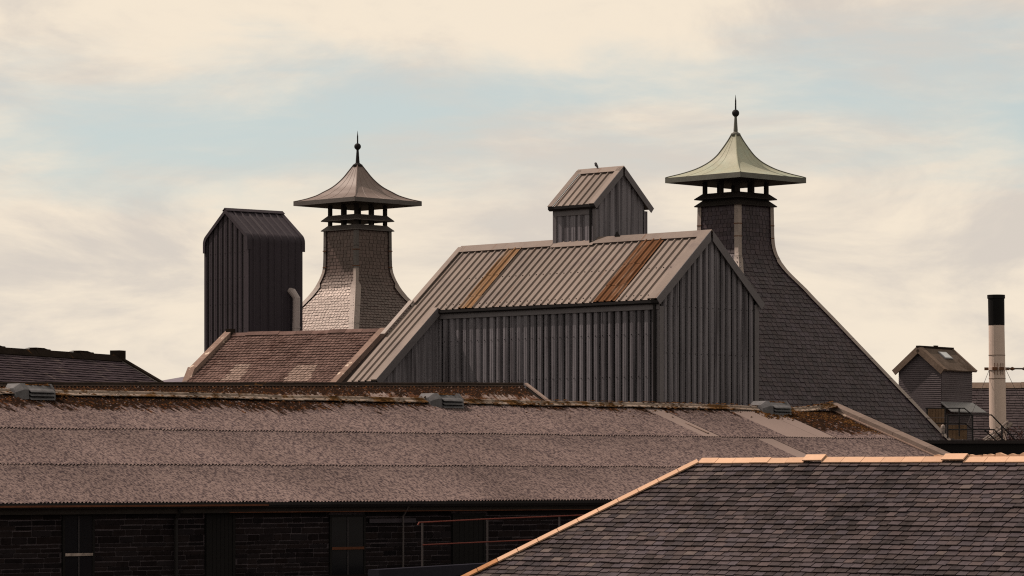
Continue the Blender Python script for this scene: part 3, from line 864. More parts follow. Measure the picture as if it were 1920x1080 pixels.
kiln('malt_kiln', 'slate malt kiln beside the tall dark tower with brown lead pagoda cap', (670.5 - CX) / F * 147, 147.0, left_prof,
     [(2.76, 11.97), (2.60, 12.00), (2.24, 12.08), (1.80, 12.22), (1.48, 12.38), (1.14, 12.56), (.87, 12.76), (.62, 13.0), (.40, 13.27), (.17, 13.56)],
     'brown_lead', 'grey_lead', ((11.37, 11.15, 1.28, 1.585), (10.94, 10.73, 1.28, 1.585)), 1.39, 11.8, 1.28,
     dict(base=13.60, flange=.165, ball=14.36, tip=15.04, mat='dark_steel', ballmat='dark_steel', fascia=.17, seams=(-.6, -.1, .4)),
     ('pale_lead', .26, .11, 'grey_lead', -.35, (9.85, 9.15), 'grey_lead'), 10.8,
     lambda u, v: u < 568 or v > 620, .155, .145, .205, .215, 8.95, 'brown_slate')

# ------------------------------------------------------------------ the tall dark clad tower
TA = rad(38)
TW, TL = 3.12, 2.6
TO = Vector(((466 - CX) / F * 133, 133, 0))
tower = thing('clad_tower', 'tall narrow dark metal-clad tower with a gabled top and rounded eaves', 'tower', TO, TA)
TE, KT = G + 9.52, 0.70
TR = TE + KT * TW / 2
def tower_profile(off):
    """outline across the tower (y, z): wall, rounded shoulder, roof, ridge and down again; off pushes it outwards"""
    t = math.atan(KT)
    half = []
    r = .38
    y0 = -off
    k = r * math.tan((math.pi / 2 - t) / 2)
    ez_ = TE + off * .5
    half.append((y0, ez_ - k))
    for i in range(1, 6):
        a = (math.pi / 2 - t) * i / 6
        half.append((y0 + r * (1 - math.cos(a)), ez_ - k + r * math.sin(a)))
    half.append((y0 + k * math.cos(t), ez_ + k * math.sin(t)))
    apex = (TW / 2, TR + off / math.cos(t))
    other = [(TW - y, z) for y, z in reversed(half)]
    return half + [apex] + other
pf = tower_profile(-.03)
b = MB(); b.extrude([(.04, .03, 0)] + [(.04, y, z) for y, z in pf] + [(.04, TW - .03, 0)], (TL - .08, 0, 0)); b.build('body', 'dark_steel', tower)
# gable sheets (face -x), across runs along -y
tt = Top(lambda x: TR - KT * abs((TW - x) - TW / 2) - .05, (TW / 2,))
for xa, xb in ((.10, 1.08), (1.08, 2.06), (2.06, TW - .08)):
    cladding((0, TW, 0), (0, -1, 0), (0, 0, 1), (-1, 0, 0), xa, xb, 2.5, tt, .352, .095, .03, .07, False, phase=.23).build('gable_sheet', 'dark_cladding', tower)
# side wall, shoulder and roof are bent from the same sheets
pf0 = tower_profile(0.0)
hf = pf0[:len(pf0) // 2 + 1]
def bent_sheet(x0, x1, prof2, pitch, phase, flip=False):
    m = MB()
    xs = []
    k = math.floor((x0 - phase) / pitch)
    pts = []
    while phase + k * pitch - .1 < x1:
        c = phase + k * pitch
        pts += [(c - .05, 0), (c - .025, 1), (c + .025, 1), (c + .05, 0)]; k += 1
    xs = [(x0, 0)] + [q for q in pts if x0 < q[0] < x1] + [(x1, 0)]
    full = [(prof2[0][0], 2.5)] + list(prof2)
    nr = len(full)
    norms = []
    for i in range(nr):
        a, c = full[max(i - 1, 0)], full[min(i + 1, nr - 1)]
        d = Vector((c[0] - a[0], c[1] - a[1])).normalized()
        norms.append((-d.y, d.x) if not flip else (d.y, -d.x))
    for x, h in xs:
        for (y, z), (ny, nz) in zip(full, norms): m.v.append((x, y + ny * h * .045, z + nz * h * .045))
    for i in range(len(xs) - 1):
        for j in range(nr - 1): m.f.append((i * nr + j, (i + 1) * nr + j, (i + 1) * nr + j + 1, i * nr + j + 1))
    return m
for xa, xb in ((.05, .9), (.9, 1.75), (1.75, TL - .05)):
    bent_sheet(xa, xb, hf, .333, .25).build('side_sheet', 'dark_cladding', tower)
    bent_sheet(xa, xb, list(reversed(pf0))[:len(pf0) // 2 + 1], .333, .25, True).build('far_side_sheet', 'dark_cladding', tower)
# collar flashing at both ends follows the outline
po, pi_ = tower_profile(.03), tower_profile(-.11)
for x0, x1 in ((-.08, .13), (TL - .12, TL + .05)):
    m = MB()
    outer = [(po[0][0], po[0][1] - .35)] + po + [(po[-1][0], po[-1][1] - .35)]
    inner = [(pi_[0][0], po[0][1] - .35)] + pi_ + [(pi_[-1][0], po[-1][1] - .35)]
    nn_ = len(outer)
    for x in (x0, x1):
        m.v += [(x, y, z) for y, z in outer]
    m.f += [(i, i + 1, nn_ + i + 1, nn_ + i) for i in range(nn_ - 1)]
    base = len(m.v)
    m.v += [(x0, y, z) for y, z in inner]
    m.f += [(i, i + 1, base + i + 1, base + i) for i in range(nn_ - 1)]
    m.build('verge_collar', 'dark_cladding', tower)
angle_cap(-.095, TL + .065, TW / 2, TR, KT, .15, .075).build('ridge_cap', 'dark_cladding', tower)
b = MB(); b.box(-.02, .02, -.02, .22, 2.5, TE - .25); b.box(-.02, .02, TW - .14, TW + .02, 2.5, TE - .25); b.build('corner_flashing', 'dark_cladding', tower)
b = MB(); b.tube([(1.95, -.02, G + 7.43), (1.95, -.16, G + 7.40), (2.07, -.28, G + 7.14), (2.06, -.28, G + 6.4), (1.98, -.28, G + 4.0)], [.13, .15, .15, .15, .15], 12)
b.lathe([(.165, G + 5.95), (.165, G + 6.02)], (2.05, -.28), 12); b.build('vent_pipe', 'pipe_paint', tower, smooth=False)
b = MB()
for z in (TE - .6, TE - 1.6, TE - 2.6, TE - 3.6):
    for k in range(8):
        y = .25 + k * .352
        b.box(-.018, -.002, y - .013, y + .013, z - .013, z + .013)
b.build('screws', 'black_paint', tower, kind='stuff')

# ------------------------------------------------------------------ small brown-tiled building
KA = math.atan2(.545, -.839)                    # ridge runs away to the far left: local x = along the ridge
TBO = Vector(((722 - CX) / F * 128, 128.0, 0))
tiled = thing('tiled_building', 'low building roofed in small mossy brown tiles with two paler patches and stone verge copings', 'building', TBO, KA)
# local y points towards the viewer's left-near side (rotated +90 from the ridge): (-.545, -.839)
ZT, KT2, LT = G + 5.60, .66, 4.2
tl = math.atan(KT2); ct, st = math.cos(tl), math.sin(tl)
XL = 7.45
b = MB(); b.extrude([(0, 0, ZT - .06), (0, LT - .1, ZT - .06 - KT2 * (LT - .1)), (0, LT - .1, 0), (0, -2.4, 0), (0, -2.4, ZT - .06 - KT2 * 2.4)], (XL, 0, 0))
b.build('body', 'old_render', tiled)
lt_, nt_ = Vector((0, ct, -st)), Vector((0, st, ct))
rows = []
gauge = .178
s = LT / ct - .02
def tile_pick(c, ri):
    w = Matrix.Translation(tiled.location) @ Matrix.Rotation(KA, 4, 'Z') @ c
    u, v = px(w)
    if 686 < v < 716:
        k = (v - 686) * .9
        if 440 - k < u < 465 - k * .55 or 556 - k < u < 590 - k * .5: return 'pale_tile'
    return 'brown_tile'
while s > .2:
    sag = .02 * math.sin(s * 2)
    pl, pr = Vector((XL - .25, 0, ZT + sag)) + lt_ * s, Vector((.22, 0, ZT + sag)) + lt_ * s
    rows.append((pl, pr, -lt_, nt_, gauge * 1.25)); s -= gauge
lay_pieces(slate_rows(rows, width=.185, wjit=.10, lift=.020, th=.013, gap=.030, pick=tile_pick), tiled, 'tile', 'tile_courses', 300, unit_slate_k, lambda u, v: v > 716)
for k in range(9):
    x0 = .20 + k * (XL - .4) / 9
    b = MB(); h = RN.uniform(-.015, .015)
    b.extrude([(x0, -.16, ZT - .05 + h), (x0, -.03, ZT + .10 + h), (x0, .03, ZT + .10 + h), (x0, .18, ZT - .04 + h)], ((XL - .4) / 9 - .01, 0, 0))
    b.build('ridge_tile', 'brown_tile', tiled)
# skews: copings down both verges; the left one kicks out at the foot
def skew(x0, x1, s0, s1, hgt, n_, parent, mt, tilt=None):
    for k in range(n_):
        a, c = s0 + (s1 - s0) * k / n_ + .004, s0 + (s1 - s0) * (k + 1) / n_ - .004
        p0, p1 = Vector((0, 0, ZT)) + lt_ * a, Vector((0, 0, ZT)) + lt_ * c
        b = MB(); b.hexa([p0 + Vector((x0, 0, 0)) - nt_ * .1, p0 + Vector((x1, 0, 0)) - nt_ * .1, p1 + Vector((x1, 0, 0)) - nt_ * .1, p1 + Vector((x0, 0, 0)) - nt_ * .1,
                          p0 + Vector((x0, 0, 0)) + nt_ * hgt, p0 + Vector((x1, 0, 0)) + nt_ * hgt, p1 + Vector((x1, 0, 0)) + nt_ * hgt, p1 + Vector((x0, 0, 0)) + nt_ * hgt])
        b.build('coping_stone', mt, parent)
skew(XL - .26, XL + .06, -.05, 2.75, .17, 3, tiled, 'skew_stone')
q0 = Vector((0, 0, ZT)) + lt_ * 2.75
b = MB(); b.extrude([(XL - .27, q0.y, q0.z - .1), (XL - .27, q0.y + .05, q0.z + .22), (XL - .27, q0.y + .40, q0.z - .35), (XL - .27, q0.y + .55, q0.z - 1.5), (XL - .27, q0.y, q0.z - 1.5)], (.36, 0, 0)); b.build('kneeler_stone', 'skew_stone', tiled)
skew(-.06, .22, -.05, 5.0, .10, 5, tiled, 'skew_stone')
b = MB(); b.box(XL - .30, XL - .02, -.12, .14, ZT - .05, ZT + .24); b.build('apex_stone', 'dark_ridge', tiled)

# ------------------------------------------------------------------ corrugated sheets shared by both sheds
def corr_mesh(name, width, length, pitch, depth, matname, seg=8, n_len=1):
    nw = int(round(width / pitch * seg))
    vs, fs = [], []
    for j in range(n_len + 1):
        for i in range(nw + 1):
            x = width * i / nw
            vs.append((x, -length * j / n_len, depth * .5 * math.cos(2 * math.pi * x / pitch)))
    for j in range(n_len):
        for i in range(nw):
            a = j * (nw + 1) + i
            fs.append((a, a + 1, a + nw + 2, a + nw + 1))
    k = len(vs)                                   # turned-down lower edge gives the sheet its thickness
    for i in range(nw + 1):
        x = width * i / nw
        vs.append((x, -length, depth * .5 * math.cos(2 * math.pi * x / pitch) - .006))
    for i in range(nw):
        a = n_len * (nw + 1) + i
        fs.append((a, k + i, k + i + 1, a + 1))
    me = bpy.data.meshes.new(name)
    me.from_pydata(vs, [], fs)
    me.materials.append(MATS[matname])
    me.polygons.foreach_set('use_smooth', [True] * len(me.polygons))
    return me
def place(me, name, parent, m):
    o = bpy.data.objects.new(name, me)
    COL.objects.link(o); o.parent = parent; o.matrix_local = m
    return o
def ridge_roll(x0, x1, z, k, w, r, parent, name, mt, jit=.0, sag=None):
    """one length of capping: two wings and a round roll"""
    c, s = math.cos(math.atan(k)), math.sin(math.atan(k))
    def prof_at(x):
        dz = sag(x) if sag else 0.0
        pts = [(-w * c, -w * s + .045), (-w * c, -w * s + .065), (-r, .05)]
        pts += [(r * math.cos(math.pi * (1 - i / 6)), .05 + r * math.sin(math.pi * (1 - i / 6))) for i in range(1, 6)]
        pts += [(r, .05), (w * c, -w * s + .065), (w * c, -w * s + .045)]
        return [(x, y, z + zz + dz + jit) for y, zz in pts]
    a, bb = prof_at(x0), prof_at(x1)
    m = MB(); nn = len(a); m.v = a + bb
    m.f = [tuple(range(nn)), tuple(range(2 * nn - 1, nn - 1, -1))] + [(i, (i + 1) % nn, nn + (i + 1) % nn, nn + i) for i in range(nn)]
    return m.build(name, mt, parent)

# ------------------------------------------------------------------ mossy shed behind the long warehouse
shed = thing('mossy_shed', 'low shed with a dark mossy rust-streaked corrugated roof behind the long warehouse', 'shed', (SHED_O[0], SHED_O[1], 0), SHED_ANG)
ZS, KS = G + 2.955, .268
sl_x = -24.0
ry_ = -math.atan(.13 / 16.5)
shed.rotation_euler = (0, ry_, SHED_ANG)
shed.location = (SHED_O[0] , SHED_O[1], 0)
b = MB(); b.extrude([(-.15, 0, ZS - .05), (-.15, -4.8, ZS - .05 - KS * 4.8), (-.15, -4.8, 1), (-.15, 4.2, 1), (-.15, 4.2, ZS - .05 - KS * 4.2)], (sl_x, 0, 0)); b.build('body', 'old_render', shed)
ts = math.atan(KS)
lS, nS = Vector((0, -math.cos(ts), -math.sin(ts))), Vector((0, -math.sin(ts), math.cos(ts)))
me = corr_mesh('shed_sheet', .73, 2.75, .1108, .040, 'mossy_asbestos', 8)
for r_ in range(2):
    for k in range(36):
        x = sl_x + k * .665 - .05
        p0 = Vector((x, 0, ZS)) + lS * (.03 + 2.55 * r_) + nS * (.045 - .022 * r_ + RN.uniform(0, .008))
        m = frame_matrix(p0, Vector((1, 0, 0)), -lS, nS)
        place(me, 'roof_sheet', shed, m)
for k in range(16):
    x0 = sl_x + k * (24.0 / 16)
    ridge_roll(x0, x0 + 24.0 / 16 - .006, ZS, KS, .24, .075, shed, 'ridge_cap', 'dark_ridge', RN.uniform(0, .012))
b = MB(); pA, pB = Vector((.10, 0, ZS + .09)), Vector((.10, 0, ZS + .09)) + lS * 5
b.beam(pA, pB, .10, .05, nS); b.build('verge_strip', 'coping_stone', shed)
b = MB(); b.beam(pA + Vector((.02, 0, -.10)), pB + Vector((.02, 0, -.10)), .04, .16, nS); b.build('barge_board', 'dark_wood', shed)

# ------------------------------------------------------------------ the long warehouse
wh = thing('warehouse', 'long low warehouse with a pale corrugated sheet roof over a dark rubble stone wall', 'warehouse', (WH_O[0], WH_O[1], 0), WH_ANG)
ZW, KW, LW = G + 1.97, .352, 7.0
X0, X1 = -15.0, 29.55
tw_ = math.atan(KW)
lW, nW = Vector((0, -math.cos(tw_), -math.sin(tw_))), Vector((0, -math.sin(tw_), math.cos(tw_)))
def wx_of_u(u, y=0.0, z=None):
    lo, hi = X0 - 6, X1 + 12
    for _ in range(50):
        mid = (lo + hi) / 2
        p_ = Matrix.Rotation(WH_ANG, 3, 'Z') @ Vector((mid, y, 0)) + Vector((WH_O[0], WH_O[1], 0))
        if CX + F * p_.x / p_.y < u: lo = mid
        else: hi = mid
    return (lo + hi) / 2
WY = -6.78                                       # face of the stone wall
ze = ZW - KW * LW
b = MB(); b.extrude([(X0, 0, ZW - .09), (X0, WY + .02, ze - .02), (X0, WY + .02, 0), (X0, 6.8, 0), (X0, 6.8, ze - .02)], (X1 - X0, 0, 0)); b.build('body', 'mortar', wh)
SAG = lambda x: -.05 * math.exp(-((x - 27.2) / 1.4) ** 2) + (.14 * max(0, min(1, (x - 28.2) / 1.3)) ** 1.5)
ms = {'asbestos': corr_mesh('warehouse_sheet', .73, 2.56, .0981, .036, 'asbestos', 8), 'pale_asbestos': corr_mesh('pale_sheet', .73, 2.52, .0981, .016, 'pale_asbestos', 6)}
for t_ in (0, 1, 2): pass
cs_len = LW / math.cos(tw_)
c_len = (cs_len + .02) / 3
pale1 = [(wx_of_u(1203), 1), (wx_of_u(1372), 3)]
for r_ in range(3):
    k = 0
    x = X0
    while x < X1 - .02:
        w = min(.6867, X1 - x)
        mt = 'asbestos'
        if r_ == 0:
            xm = x + .33
            if abs(xm - wx_of_u(1203)) < .33 or wx_of_u(1362) < xm < wx_of_u(1437): mt = 'pale_asbestos'
        if r_ == 1 and wx_of_u(1408, -2.4) < x + .33 < wx_of_u(1448, -2.4): mt = 'pale_asbestos'
        p0 = Vector((x, 0, ZW)) + lW * (.0 + c_len * r_ + RN.uniform(-.03, .03)) + nW * (.062 - .013 * r_ + RN.uniform(-.002, .002))
        rotz = Matrix.Rotation(RN.uniform(-.001, .001), 3, nW)
        tilt = Matrix.Rotation(-.004, 3, Vector((1, 0, 0)))
        m = frame_matrix(p0, rotz @ Vector((1, 0, 0)), tilt @ rotz @ (-lW), tilt @ nW)
        if w < .68: m = m @ Matrix.Diagonal((w / .6867, 1, 1, 1))
        o = place(ms[mt], 'roof_sheet', wh, m)
        if mt == 'pale_asbestos': o['label'] = 'smooth pale replacement roof sheet'
        x += .6867
# back slope
b = MB(); b.quad((X0, 0, ZW + .03), (X1, 0, ZW + .03), (X1, 7, ze + .03), (X0, 7, ze + .03)); b.build('far_roof_slope', 'asbestos', wh)
# ridge capping in short lengths
x = X0
i = 0
while x < X1 - .2:
    w = min(1.15, X1 - x)
    ridge_roll(x, x + w - .012, ZW + .055, KW, .20, .062, wh, 'ridge_cap', 'ridge_asbestos', RN.uniform(0, .018), SAG)
    x += w
# moss cushions along the ridge: nobody could count them
mo = MB()
def blob(c, r, sq=.5):
    k = len(mo.v); a = RN.uniform(0, 6.28)
    for (dx, dy, dz) in ((1, 0, 0), (0, 1, 0), (-1, 0, 0), (0, -1, 0), (0, 0, 1)):
        x_ = dx * math.cos(a) - dy * math.sin(a); y_ = dx * math.sin(a) + dy * math.cos(a)
        mo.v.append((c[0] + x_ * r * 1.4 * RN.uniform(.7, 1.3), c[1] + y_ * r * RN.uniform(.7, 1.3), c[2] + dz * r * sq * RN.uniform(.7, 1.3)))
    mo.f += [(k, k + 1, k + 4), (k + 1, k + 2, k + 4), (k + 2, k + 3, k + 4), (k + 3, k, k + 4)]
for _ in range(2600):
    x = X0 + (X1 - X0) * RN.random()
    cl = .5 + .5 * math.sin(x * 1.9) * math.sin(x * .73 + 1) + (.4 if x > 25.8 else 0)
    if RN.random() > cl: continue
    y = RN.gauss(-.10, .09)
    z = ZW + .06 + SAG(x) + (.125 if abs(y) < .09 else .055 - abs(y) * KW) + .01
    blob((x, y, z), RN.uniform(.02, .055))
for _ in range(1500):
    x = X0 + (X1 - X0) * RN.random() ** 1.0
    d = RN.expovariate(3.0) + .2
    if RN.random() < .45: continue
    if d > 1.2 or (5 < x < 25.6 and RN.random() < .6): continue
    q = Vector((x, 0, ZW)) + lW * d + nW * .062
    blob(q, RN.uniform(.02, .05), .7)
for _ in range(900):
    x = RN.uniform(25.8, X1 - .3)
    d = abs(RN.gauss(0, .55)) + .15 if RN.random() < .6 else RN.uniform(.2, 2.2)
    if d > .9: x = X1 - .25 - abs(RN.gauss(0, .28))
    q = Vector((x, 0, ZW)) + lW * d + nW * .064
    blob(q, RN.uniform(.02, .055), .7)
mo.build('moss', 'moss', wh, kind='stuff', recalc=False)
# pale laths and stray strips lying on the sheets
for (u0, u1, d0, d1) in ((1284, 1326, 1.45, 2.30), (1161, 1178, 1.95, 2.25)):
    xa, xb = wx_of_u(u0, -d0 * .94), wx_of_u(u1, -d1 * .94)
    b = MB(); b.beam(Vector((xa, 0, ZW)) + lW * d0 + nW * .09, Vector((xb, 0, ZW)) + lW * d1 + nW * .09, .05, .02, nW); b.build('lath', 'pale_tile', wh)
# cranked ventilators on the ridge
def ventilator(xc, ln):
    m = MB()
    hh = [(-.36, -.10), (-.36, .10), (-.24, .20), (.22, .20), (.36, .10), (.36, -.10)]
    m.extrude([(xc - ln / 2, y, ZW + .06 + z) for y, z in hh], (ln, 0, 0))
    vo = m.build('roof_ventilator', 'grey_paint', wh)
    for kk, zz in enumerate((.12, .03, -.06)):
        m = MB(); m.hexa([(xc - ln / 2 + .12, -.37, ZW + .02 + zz), (xc + ln / 2 - .05, -.37, ZW + .02 + zz), (xc + ln / 2 - .05, -.355, ZW + .06 + zz), (xc - ln / 2 + .12, -.355, ZW + .06 + zz),
                           (xc - ln / 2 + .12, -.50, ZW - .03 + zz), (xc + ln / 2 - .05, -.50, ZW - .03 + zz), (xc + ln / 2 - .05, -.45, ZW + .015 + zz), (xc - ln / 2 + .12, -.45, ZW + .015 + zz)])
        m.build('louvre_blade', 'grey_paint', vo)
    m = MB(); m.box(xc - ln / 2 + .10, xc + ln / 2 - .03, -.365, -.3605, ZW - .04, ZW + .15); m.build('louvre_shade', 'black_paint', vo)  # black plate on the solid body paints the shade behind the blades
    m = MB()
    hh2 = [(-.44, -.14), (-.42, .09), (-.26, .24), (.25, .24), (.40, .10), (.40, -.12)]
    m.extrude([(xc - ln / 2 - .03, y, ZW + .06 + z) for y, z in hh2], (.13, 0, 0))
    for xx, sc in ((xc - ln / 2 - .03, .62),):
        k = len(m.v)
        m.v += [(xx, y, ZW + .06 + z) for y, z in hh2] + [(xx - .13, y * .6, ZW + .06 + (z - .05) * .65) for y, z in hh2]
        m.f += [(k + i_, k + (i_ + 1) % 6, k + 6 + (i_ + 1) % 6, k + 6 + i_) for i_ in range(6)] + [tuple(k + 6 + i_ for i_ in range(6))]
    m.build('end_cap', 'grey_paint', vo)
    m = MB(); m.extrude([(xc + ln / 2 - .04, y * .98, ZW + .06 + z) for y, z in hh2], (.05, 0, 0)); m.build('end_cap', 'grey_paint', vo)
    global mo
    mo = MB()
    for _ in range(70):
        blob((xc + RN.uniform(-.4, .5) * ln, RN.uniform(-.24, .1), ZW + .262), RN.uniform(.03, .075), .6)
    mo.build('moss', 'moss', vo, kind='stuff', recalc=False)
for uc, ln in ((56, .86), (826, .86), (1444, .86)): ventilator(wx_of_u(uc), ln)
# coping stones down the far verge
for k in range(6):
    a, c = -.25 + k * 1.32, -.25 + (k + 1) * 1.32 - .012
    p0, p1 = Vector((X1, 0, ZW + .02)) + lW * a, Vector((X1, 0, ZW + .02)) + lW * c
    w0, w1, hg = -.02, .36, .20
    b = MB(); b.hexa([p0 + Vector((w0, 0, 0)) - nW * .25, p0 + Vector((w1, 0, 0)) - nW * .25, p1 + Vector((w1, 0, 0)) - nW * .25, p1 + Vector((w0, 0, 0)) - nW * .25,
                      p0 + Vector((w0, 0, 0)) + nW * hg, p0 + Vector((w1, 0, 0)) + nW * (hg + .02), p1 + Vector((w1, 0, 0)) + nW * (hg + .02), p1 + Vector((w0, 0, 0)) + nW * hg])
    b.build('coping_stone', 'coping_stone', wh)
b = MB(); b.beam(Vector((X1 - .06, 0, ZW)) + lW * .15 + nW * .10, Vector((X1 - .06, 0, ZW)) + lW * 7.4 + nW * .085, .09, .03, nW); b.build('verge_fillet', 'skew_stone', wh)
# eaves: gutter, fascia
b = MB(); b.extrude([(X0, -7.02, ze + .0), (X0, -7.16, ze + .0), (X0, -7.16, ze - .06), (X0, -7.12, ze - .12), (X0, -7.02, ze - .12)], (X1 - X0, 0, 0)); b.build('gutter', 'dark_steel', wh)
b = MB(); b.box(X0, wx_of_u(500, -7.1), -7.178, -7.161, ze - .085, ze - .045); b.build('gutter_lip', 'rust_brown', wh)
b = MB(); b.box(X0, X1, -7.00, -6.80, ze - .24, ze - .10); b.build('fascia', 'dark_wood', wh)
b = MB(); b.box(wx_of_u(430, -7), X1, -7.015, -6.99, ze - .235, ze - .215); b.build('fascia_strip', 'rust_brown', wh)
# openings in the wall: (u0, u1, top below eave, bottom, kind)
ops = []
for (u0, u1, zt_, zb_, kind) in ((116, 176, .22, 1.80, 'sash'), (384, 441, .20, 2.6, 'door'), (617, 684, .30, 1.68, 'sash'), (846, 910, .30, 2.6, 'door')):
    ops.append((wx_of_u(u0, WY), wx_of_u(u1, WY), ze - zt_, ze - zb_, kind))
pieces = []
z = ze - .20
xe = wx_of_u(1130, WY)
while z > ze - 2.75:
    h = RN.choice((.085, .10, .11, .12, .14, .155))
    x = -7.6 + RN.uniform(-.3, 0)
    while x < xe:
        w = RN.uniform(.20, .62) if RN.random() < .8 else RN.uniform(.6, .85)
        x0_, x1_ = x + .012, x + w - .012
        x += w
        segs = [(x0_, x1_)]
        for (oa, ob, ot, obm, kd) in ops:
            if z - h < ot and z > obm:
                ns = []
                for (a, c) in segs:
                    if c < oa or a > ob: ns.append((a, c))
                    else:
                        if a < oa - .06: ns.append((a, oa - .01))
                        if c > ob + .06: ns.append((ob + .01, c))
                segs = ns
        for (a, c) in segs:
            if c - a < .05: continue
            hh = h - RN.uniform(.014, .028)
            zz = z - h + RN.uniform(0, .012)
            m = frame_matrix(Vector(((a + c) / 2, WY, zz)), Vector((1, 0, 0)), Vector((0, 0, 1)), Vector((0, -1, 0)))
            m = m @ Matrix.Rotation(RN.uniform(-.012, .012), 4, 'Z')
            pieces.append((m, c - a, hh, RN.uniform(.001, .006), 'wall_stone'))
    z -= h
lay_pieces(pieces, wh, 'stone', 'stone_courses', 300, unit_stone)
for (xa, xb, zt_, zb_, kind) in ops:
    # thin black sheet on the wall face, painting in the shade of a reveal
    b = MB(); b.box(xa, xb, WY - .004, WY + .01, zb_, zt_); b.build('reveal_shade', 'black_paint', wh)
    if kind == 'sash':
        b = MB()
        fr = .06
        b.box(xa, xa + fr, WY - .03, WY - .005, zb_, zt_); b.box(xb - fr, xb, WY - .03, WY - .005, zb_, zt_); b.box(xa + fr, xb - fr, WY - .03, WY - .005, zt_ - fr, zt_)
        wo_ = b.build('window', 'window_wood', wh)
        zm, xm = zb_ + (zt_ - zb_) * .44, (xa + xb) / 2
        b = MB(); b.box(xa + fr, xb - fr, WY - .05, WY - .008, zm - .03, zm + .03); b.build('meeting_rail', 'sill_paint' if xa < 0 else 'rust_brown', wo_)
        b = MB(); b.box(xm - .015, xm + .015, WY - .036, WY - .008, zm + .03, zt_ - fr); b.build('glazing_bar', 'trim_bar', wo_)
        b = MB(); b.box(xm - .015, xm + .015, WY - .036, WY - .008, zb_, zm - .03); b.build('glazing_bar', 'trim_bar', wo_)
        for (x0_, x1_) in ((xa + fr, xm - .015), (xm + .015, xb - fr)):
            for (za, zb2) in ((zb_, zm - .03), (zm + .03, zt_ - fr)):
                b = MB(); b.box(x0_, x1_, WY - .018, WY - .012, za, zb2); b.build('pane', 'glass_pane', wo_)
        b = MB(); b.box(xa - .08, xb + .08, WY - .10, WY, zb_ - .09, zb_); b.build('sill', 'wall_stone', wo_)
    else:
        n_ = 6
        dd = MB(); dd.box(xa + .02, xa + .09, WY - .035, WY - .006, zb_, zt_); dd.box(xb - .09, xb - .02, WY - .035, WY - .006, zb_, zt_); dd.box(xa + .09, xb - .09, WY - .035, WY - .006, zt_ - .07, zt_)
        do = dd.build('door', 'black_paint', wh)
        for k in range(n_):
            w = (xb - xa - .18) / n_
            b = MB(); b.box(xa + .09 + k * w + .004, xa + .09 + (k + 1) * w - .004, WY - .022, WY - .008, zb_, zt_ - .07); b.build('plank', 'black_paint', do)
for u in (756, 330):
    x = wx_of_u(u, WY - .1)
    b = MB(); b.tube([(x, -7.08, ze - .12), (x, WY - .10, ze - .35), (x, WY - .10, 0)], .022 if u == 756 else .045, 8); b.build('downpipe', 'dim_post' if u == 756 else 'dark_steel', wh)
b = MB(); xa, xb = wx_of_u(693, WY - .05), wx_of_u(780, WY - .05); b.box(xa, xb, WY - .05, WY - .03, ze - .50, ze - .40); b.build('wall_plate', 'dark_cladding', wh)

# handrail and low wall in front of the warehouse wall
hr = [at(786, 979.5, 77.0), at(914, 973.0, 79.2), at(1049, 967.5, 81.6), at(1130, 964.2, 83.0)]
rl = thing('handrail', 'thin red two-bar handrail on grey posts in front of the dark stone wall', 'handrail', (hr[0].x, hr[0].y, 0))
O_ = Vector((hr[0].x, hr[0].y, 0))
b = MB(); b.tube([hr[0] - O_ + Vector((-.03, -.02, -.06))] + [q - O_ for q in hr], .017, 6); b.build('rail', 'red_paint', rl)
lo_ = [at(793, 1021.5, 77.0), at(914, 1016.0, 79.2), at(1049, 1010.0, 81.6), at(1130, 1006, 83.0)]
b = MB(); b.tube([q - O_ for q in lo_], .015, 6); b.build('rail', 'red_paint', rl)
for q in (at(792, 979.3, 77.08), hr[1], hr[2]):
    b = MB(); q2 = q - O_; b.tube([(q2.x, q2.y + .03, q2.z + .01), (q2.x, q2.y + .03, 3.2)], .020, 6); b.build('post', 'dim_post', rl)
lw = [at(700, 1068, 75.5), at(1060, 1047, 81.7)]
O_ = Vector((lw[0].x, lw[0].y, 0))
b = MB(); d_ = (lw[1] - lw[0])
b.beam(lw[0] - O_ - Vector((0, 0, .12)), lw[1] - O_ - Vector((0, 0, .12)), .30, .24)
o = b.build('ramp_wall', 'dark_slab', None); o.location = O_
b = MB(); p0, p1 = lw[0] - O_, lw[1] - O_
b.hexa([(p0.x, p0.y, 0), (p1.x, p1.y, 0), (p1.x, p1.y + .22, 0), (p0.x, p0.y + .22, 0), (p0.x, p0.y, p0.z - .245), (p1.x, p1.y, p1.z - .245), (p1.x, p1.y + .22, p1.z - .245), (p0.x, p0.y + .22, p0.z - .245)])
rw = tag(o, 'low dark bluish coping wall under the red handrail', 'wall')
b.build('wall_body', 'wall_stone', rw)

# ------------------------------------------------------------------ roof at the far left
LA = math.atan2(-.92, -.39)                     # local x runs from the gable end towards the viewer
LBO = Vector(((222 - CX) / F * 124, 124.0, 0))
lb = thing('slate_building', 'old far-left building with a dark streaked slate roof and heavy humped ridge', 'building', LBO, LA)
